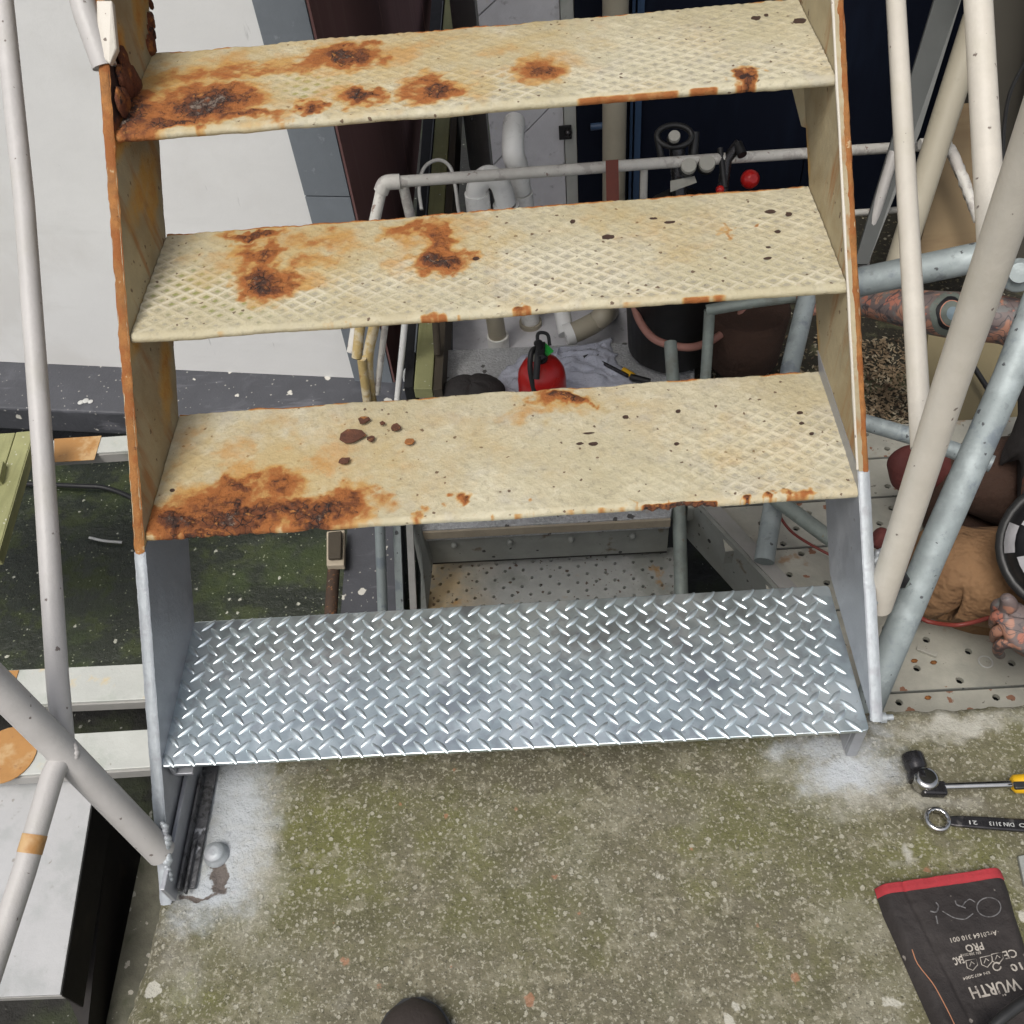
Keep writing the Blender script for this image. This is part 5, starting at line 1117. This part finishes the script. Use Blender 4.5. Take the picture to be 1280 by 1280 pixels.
# ------------------------------------------------------------------ tools and glove on the slab
def text_mesh(txt, p0, p1, hgt, m, name, parent, z, zfun=None, bold=0, mirror=False):
    """flat lettering from p0 (text start) to p1 (text end), both slab points; hgt = letter height"""
    cu = bpy.data.curves.new(name, 'FONT'); cu.body = txt; cu.size = 1; cu.resolution_u = 2; cu.offset = bold
    tmp = bpy.data.objects.new(name, cu); S.collection.objects.link(tmp); dg = bpy.context.evaluated_depsgraph_get()
    me = bpy.data.meshes.new_from_object(tmp.evaluated_get(dg)); bpy.data.objects.remove(tmp)
    n = len(me.vertices); co = np.empty(n * 3); me.vertices.foreach_get('co', co); co = co.reshape(-1, 3)
    wdt = co[:, 0].max() - co[:, 0].min(); co[:, 0] = (co[:, 0] - co[:, 0].min()) / wdt
    co[:, 1] = co[:, 1] / .72 * hgt
    d = p1 - p0; u_ = unit(A(d[0], d[1], 0)); v_ = A(-u_[1], u_[0], 0)
    out = p0 + np.outer(co[:, 0], d) + np.outer(co[:, 1], v_)
    out[:, 2] = [(zfun(a, b) if zfun else z) for a, b in out[:, :2]]
    fcs = [tuple(p.vertices) for p in me.polygons]
    return obj(name, MB().add(out, fcs), m, parent)

# ring spanner
zs_ = .012
t = thing('ring_spanner', 'dark 21 mm combination spanner with a ring end lying on the slab', 'spanner', tuple(P(1172, 1023, z=.0)))
rc = P(1172, 1024, z=.012) * A(1, 1, 0); rx_ = unit((P(1280, 1031, z=.012) - P(1172, 1024, z=.012)) * A(1, 1, 0)); ry_ = A(-rx_[1], rx_[0], 0)
n = 48; V = []; Fc = []
for k in range(n):
    a_ = 2 * math.pi * k / n; ri = .0108 * (1 + .055 * math.cos(12 * a_)); d_ = A(math.cos(a_), math.sin(a_), 0)
    for r_, h_ in ((.0155, .003), (.0168, .006), (.0165, .011), (.0150, .0145), (.0120, .0150), (ri, .0135), (ri, .003)): V.append(rc + d_ * r_ + UP * h_)
m7 = 7
Fc = [(k * m7 + j, ((k + 1) % n) * m7 + j, ((k + 1) % n) * m7 + (j + 1) % m7, k * m7 + (j + 1) % m7) for k in range(n) for j in range(m7)]
obj('ring', MB().add(V, Fc, True), M['chrome'], t)
mb = MB(); prof = [(.0125, .0050, .0105), (.019, .0065, .0112), (.030, .0072, .0118), (.06, .0078, .012), (.12, .0082, .012), (.20, .0088, .012)]
V = []
for (s_, hw, h_) in prof:
    for (w_, z_) in ((-hw, .0065), (-hw * 1.02, h_ - .0012), (-hw * .82, h_), (hw * .82, h_), (hw * 1.02, h_ - .0012), (hw, .0065)): V.append(rc + rx_ * s_ + ry_ * w_ + UP * z_)
Fc = [(i * 6 + k, i * 6 + (k + 1) % 6, (i + 1) * 6 + (k + 1) % 6, (i + 1) * 6 + k) for i in range(len(prof) - 1) for k in range(6)] + [(0, 1, 2, 3, 4, 5), tuple(range(30, 36))[::-1]]
obj('shank', MB().add(V, Fc), M['blackchrome'], t, bevel=.0008)
jw = rc + rx_ * .215
obj('open_jaw', MB().prism([jw + rx_ * a_ + ry_ * b_ + UP * .003 for a_, b_ in ((-.02, -.009), (0, -.020), (.022, -.022), (.034, -.014), (.012, -.011), (.006, 0), (.012, .011), (.034, .014), (.022, .022), (0, .020), (-.02, .009))][::-1], UP * .010), M['chrome'], t, bevel=.001)
for txt, a_, b_ in (('21', 1221, 1211), ('DIN 3113', 1267, 1236), ('MASTER KO', 1330, 1273)):
    if txt == 'MASTER KO': txt = 'KO'; a_, b_ = 1289, 1273
    text_mesh(txt, P(a_, 1024.5 + (a_ - 1190) * .055, z=.0121), P(b_, 1024.5 + (b_ - 1190) * .055, z=.0121), .0052, M['wire'], 'engraving', t, .0124, bold=.01)
# ratchet with long socket
t = thing('ratchet_handle', 'ratchet with a dark socket and black and yellow grip, lying on the slab', 'ratchet', tuple(P(1160, 985, z=0)))
sa, sb = P(1140, 943, z=.015), P(1153, 984, z=.015); sdv2 = unit(sb - sa); Ls = np.linalg.norm(sb - sa)
obj('socket', MB().lathe(sa, [(.0100, .0), (.0135, .0005), (.0142, .003), (.0142, Ls * .40), (.0122, Ls * .48), (.0122, Ls * .56), (.0145, Ls * .62), (.0145, Ls * .80)], 6 * 6, axis=tuple(sdv2)), M['blackchrome'], t)
obj('socket_mouth', MB().lathe(sa - sdv2 * .0004, [(.0098, 0), (.0098, .0006)], 6, axis=tuple(sdv2)), M['black'], t)
obj('head', MB().lathe(P(1153, 981, z=.004), [(.0135, 0), (.0155, .002), (.0155, .022), (.012, .025), (.009, .025)], 30), M['chrome'], t)
obj('head_neck', MB().bar(P(1153, 983, z=.021), P(1184, 984, z=.019), .019, .014), M['blackchrome'], t, bevel=.003)
obj('shaft', MB().tube([P(1178, 983, z=.014), P(1268, 980, z=.016)], .0048, 18), M['chrome'], t)
obj('grip', MB().lathe(P(1265, 980, z=.017), [(.008, 0), (.0115, .003), (.0125, .02), (.0115, .05), (.0125, .10), (.010, .115)], 24, axis=tuple(unit(P(1300, 979, z=.017) - P(1265, 980, z=.017)))), M['yellow'], t)
obj('grip_inlay', MB().bar(P(1268, 981, z=.0305), P(1300, 980, z=.0315), .010, .006), M['rubber'], t, bevel=.002)

# glove
def glove_h(x, y):
    return .016 + (fbm(A(x * 26.), A(y * 26.), 501)[0] - .5) * .009 + (fbm(A(x * 90.), A(y * 90.), 502)[0] - .5) * .0018
gl = thing('work_glove', 'brown-black work glove with red bound cuff and pale print, lying palm down on the slab', 'glove', tuple(P(1200, 1200, z=0)))
Lp = [(1093, 1114), (1103, 1145), (1118, 1178), (1137, 1222), (1155, 1262), (1172, 1300), (1195, 1360)]
Rp = [(1251, 1091), (1260, 1115), (1268, 1145), (1277, 1172), (1287, 1205), (1297, 1240), (1330, 1310)]
n1, n2 = 70, 90; V = []
for j in range(n2):
    t_ = j / (n2 - 1) * (len(Lp) - 1); k = min(int(t_), len(Lp) - 2); f = t_ - k
    lp = P(*(A(*Lp[k]) * (1 - f) + A(*Lp[k + 1]) * f), z=0); rp = P(*(A(*Rp[k]) * (1 - f) + A(*Rp[k + 1]) * f), z=0)
    for i in range(n1):
        u_ = i / (n1 - 1); p = lp + (rp - lp) * u_
        e = min(u_, 1 - u_) * np.linalg.norm(rp - lp)
        hh = glove_h(p[0], p[1]) * (1 - (1 - min(1, e / .014)) ** 2.2)
        crease = .0025 * math.exp(-((u_ - (.20 + .12 * j / n2)) / .012) ** 2)
        V.append(A(p[0], p[1], max(.0008, hh - crease)))
Fc = [(j * n1 + i, j * n1 + i + 1, (j + 1) * n1 + i + 1, (j + 1) * n1 + i) for j in range(n2 - 1) for i in range(n1 - 1)]
obj('cuff', MB().add(V, Fc, True), M['glove'], gl)
V0 = V
def gp(px, py, off=.0007):
    p = P(px, py, z=.016)
    for _ in range(2): h_ = glove_h(p[0], p[1]); p = P(px, py, z=h_)
    return A(p[0], p[1], h_ + off)
band = [V0[i] for i in range(0, n1, 2)]
mb = MB(); Vb = []
e_dir = unit(V0[n1 * 6 + 30] - V0[30]); e_dir = unit(A(e_dir[0], e_dir[1], 0))
for i in range(0, n1):
    p = V0[i]; u_ = i / (n1 - 1); q = p + e_dir * .009
    hq = V0[n1 * 4 + i][2]
    hp = max(p[2], .001)
    Vb += [p - e_dir * .0012 + UP * (-p[2] + .0006), p - e_dir * .0022 + UP * (hp * .1), p - e_dir * .0014 + UP * .0012, p + e_dir * .003 + UP * .0016, q + A(0, 0, hq - p[2] + .0016), q + e_dir * .0006 + A(0, 0, hq - p[2] - .0006)]
obj('cuff_binding', MB().add(Vb, [(i * 6 + k, (i + 1) * 6 + k, (i + 1) * 6 + k + 1, i * 6 + k + 1) for i in range(n1 - 1) for k in range(5)], True), M['red_cloth'], gl)
palm0 = P(1262, 1335, z=.018)
skinned('hand', [[(P(1222, 1300, z=.010), .024), (P(1250, 1335, z=.02), .036), (P(1290, 1390, z=.02), .042)]] +
        [[(P(1290, 1390, z=.02), .042), (P(x, y, z=.012), .011), (P(x2_, y2_, z=.010), .010)] for x, y, x2_, y2_ in ((1262, 1450, 1262, 1510), (1292, 1455, 1298, 1525), (1322, 1448, 1332, 1515), (1346, 1425, 1364, 1480))] +
        [[(P(1250, 1335, z=.02), .036), (P(1206, 1380, z=.012), .012), (P(1196, 1420, z=.010), .010)]], M['black_cloth'], gl)
zf_ = lambda x, y: glove_h(x, y) + .0007
def gtext(txt, a, b, h, m='print', bold=.006): text_mesh(txt, gp(*a), gp(*b), h, M[m], 'print', gl, 0, zf_, bold)
gtext('W\u00dcRTH', (1271, 1223), (1210, 1235), .0125, bold=.02)
gtext('Art.0164 310 001', (1245, 1163), (1187, 1173), .0052)
gtext('PRO', (1227, 1178), (1205, 1182), .0080, bold=.02)
gtext('C\u20ac' if False else 'CE', (1268, 1186), (1252, 1190), .0090, bold=.01)
gtext('10', (1275, 1203), (1261, 1206), .0080, bold=.02)
gtext('EAC', (1202, 1195), (1190, 1198), .0080, bold=.03)
gtext('EN 388:2016', (1225, 1189), (1200, 1193), .003)
gtext('EN 407:2004', (1236, 1214), (1203, 1222), .003)
def gline(pts, r, m='print', close=False):
    q = [gp(x, y, .0003) for x, y in pts]; q = q + [q[0]] if close else q
    return obj('print_line', MB().tube(q, r, 6), M[m], gl)
for (cx, cy, kind_) in ((1214, 1204, 0), (1232, 1200, 1), (1246, 1196, 2)):
    gline([(cx - 7, cy - 3), (cx + 6, cy - 6), (cx + 8, cy + 2), (cx + 2, cy + 9), (cx - 5, cy + 6)], .0005, close=True)
    gline([(cx - 2, cy + 4), (cx, cy - 2), (cx + 4, cy + 1)], .0005)
gline([(1246 + 5 * math.cos(a_), 1208 + 5 * math.sin(a_)) for a_ in np.linspace(0, 5.6, 12)], .0008)
for y_, x_ in ((1176, 1262), (1192, 1240)): pass
gline(smooth_path([(1236 + 15 * math.cos(a_), 1134 + 12 * math.sin(a_)) for a_ in np.linspace(0, 2 * math.pi, 16)], 3), .0007, 'marker')
gline(smooth_path([(1219, 1128), (1212, 1124), (1206, 1128), (1202, 1133), (1196, 1131), (1194, 1126)], 3), .0007, 'marker')
gline(smooth_path([(1216, 1142), (1208, 1148), (1202, 1149), (1192, 1147), (1183, 1142), (1178, 1139)], 3), .0007, 'marker')
gline([(1196, 1131), (1207, 1135)], .0008, 'marker'); gline(smooth_path([(1170, 1128), (1173, 1133), (1170, 1140), (1163, 1139)], 3), .0009, 'marker'); gline([(1170, 1145), (1172, 1155)], .0008, 'marker')
obj('seam_thread', MB().tube([gp(x, y, .0004) for x, y in smooth_path([(1140, 1187), (1147, 1205), (1165, 1228), (1175, 1245), (1188, 1270), (1198, 1292)], 3)], .0006, 6), M['thread'], gl)
# cable over the glove, plate at the right edge
o = obj('black_hose', MB().tube(smooth_path([P(1205, 1330, z=.035), P(1235, 1290, z=.045), P(1262, 1265, z=.05), P(1295, 1245, z=.05), P(1345, 1235, z=.03)], 8), .0062, 16), M['rubber']); tag(o, 'black hose crossing over the glove in the lower right corner', 'hose')
o = obj('steel_offcut', MB().prism([P(1271, 1072, z=.0006), P(1330, 1060, z=.0006), P(1335, 1110, z=.0006), P(1279, 1110, z=.0006)][::-1], UP * .006), M['channel'], bevel=.001); tag(o, 'grey steel offcut at the right edge above the glove', 'offcut')
# tip of a shoe
t = thing('person', 'brown shoe toe of the viewer, at the bottom edge on the slab', 'shoe', tuple(P(520, 1300, z=0)))
t['category'] = 'shoe'; t.name = 'shoe'
sc_ = P(519, 1250, z=.0); V = []; n = 40; m_ = 16
dirv = unit(P(519, 1262, z=0) - P(522, 1500, z=0))
sx = A(dirv[1], -dirv[0], 0)
for j in range(24):
    s_ = j / 23 * .26; wd_ = .046 * (1 - (1 - min(1, s_ / .075)) ** 2.4) ** .5 * (1 - .12 * sstep(.1, .2, s_)) ; hg = .030 + .045 * sstep(.02, .16, s_) ; hg *= min(1, (s_ / .03)) ** .45 if s_ > 0 else .05
    for k in range(m_ + 1):
        a_ = math.pi * k / m_; V.append(sc_ - dirv * s_ + sx * math.cos(a_) * max(wd_, .002) + UP * (.012 + max(0, hg) * math.sin(a_) ** .8))
obj('upper', MB().add(V, [(j * (m_ + 1) + k, j * (m_ + 1) + k + 1, (j + 1) * (m_ + 1) + k + 1, (j + 1) * (m_ + 1) + k) for j in range(23) for k in range(m_)], True), M['shoe'], t)
sole = []
for s_ in np.linspace(0, .26, 20): sole.append((s_, .049 * (1 - (1 - min(1, (s_ + .002) / .075)) ** 2.4) ** .5))
obj('sole', MB().prism([sc_ - dirv * s_ + sx * w_ + UP * .0005 for s_, w_ in sole] + [sc_ - dirv * s_ - sx * w_ + UP * .0005 for s_, w_ in sole[::-1]], UP * .012), M['rubber'], t)

# overhead deck added out of view to keep the right-hand corner in shade
t = thing('added_shade_deck', 'unseen steel deck added overhead to shade the corner at the right', 'shade deck', (1.0, .42, 1.75))
for k in range(6): obj('deck_board', MB().box((1.14, .42 + k * .27, 1.75), (3.4, .42 + k * .27 + .262, 1.79)), M['channel'], t)
obj('edge_beam', MB().box((1.14, .40, 1.58), (3.4, .418, 1.79)), M['channel'], t)
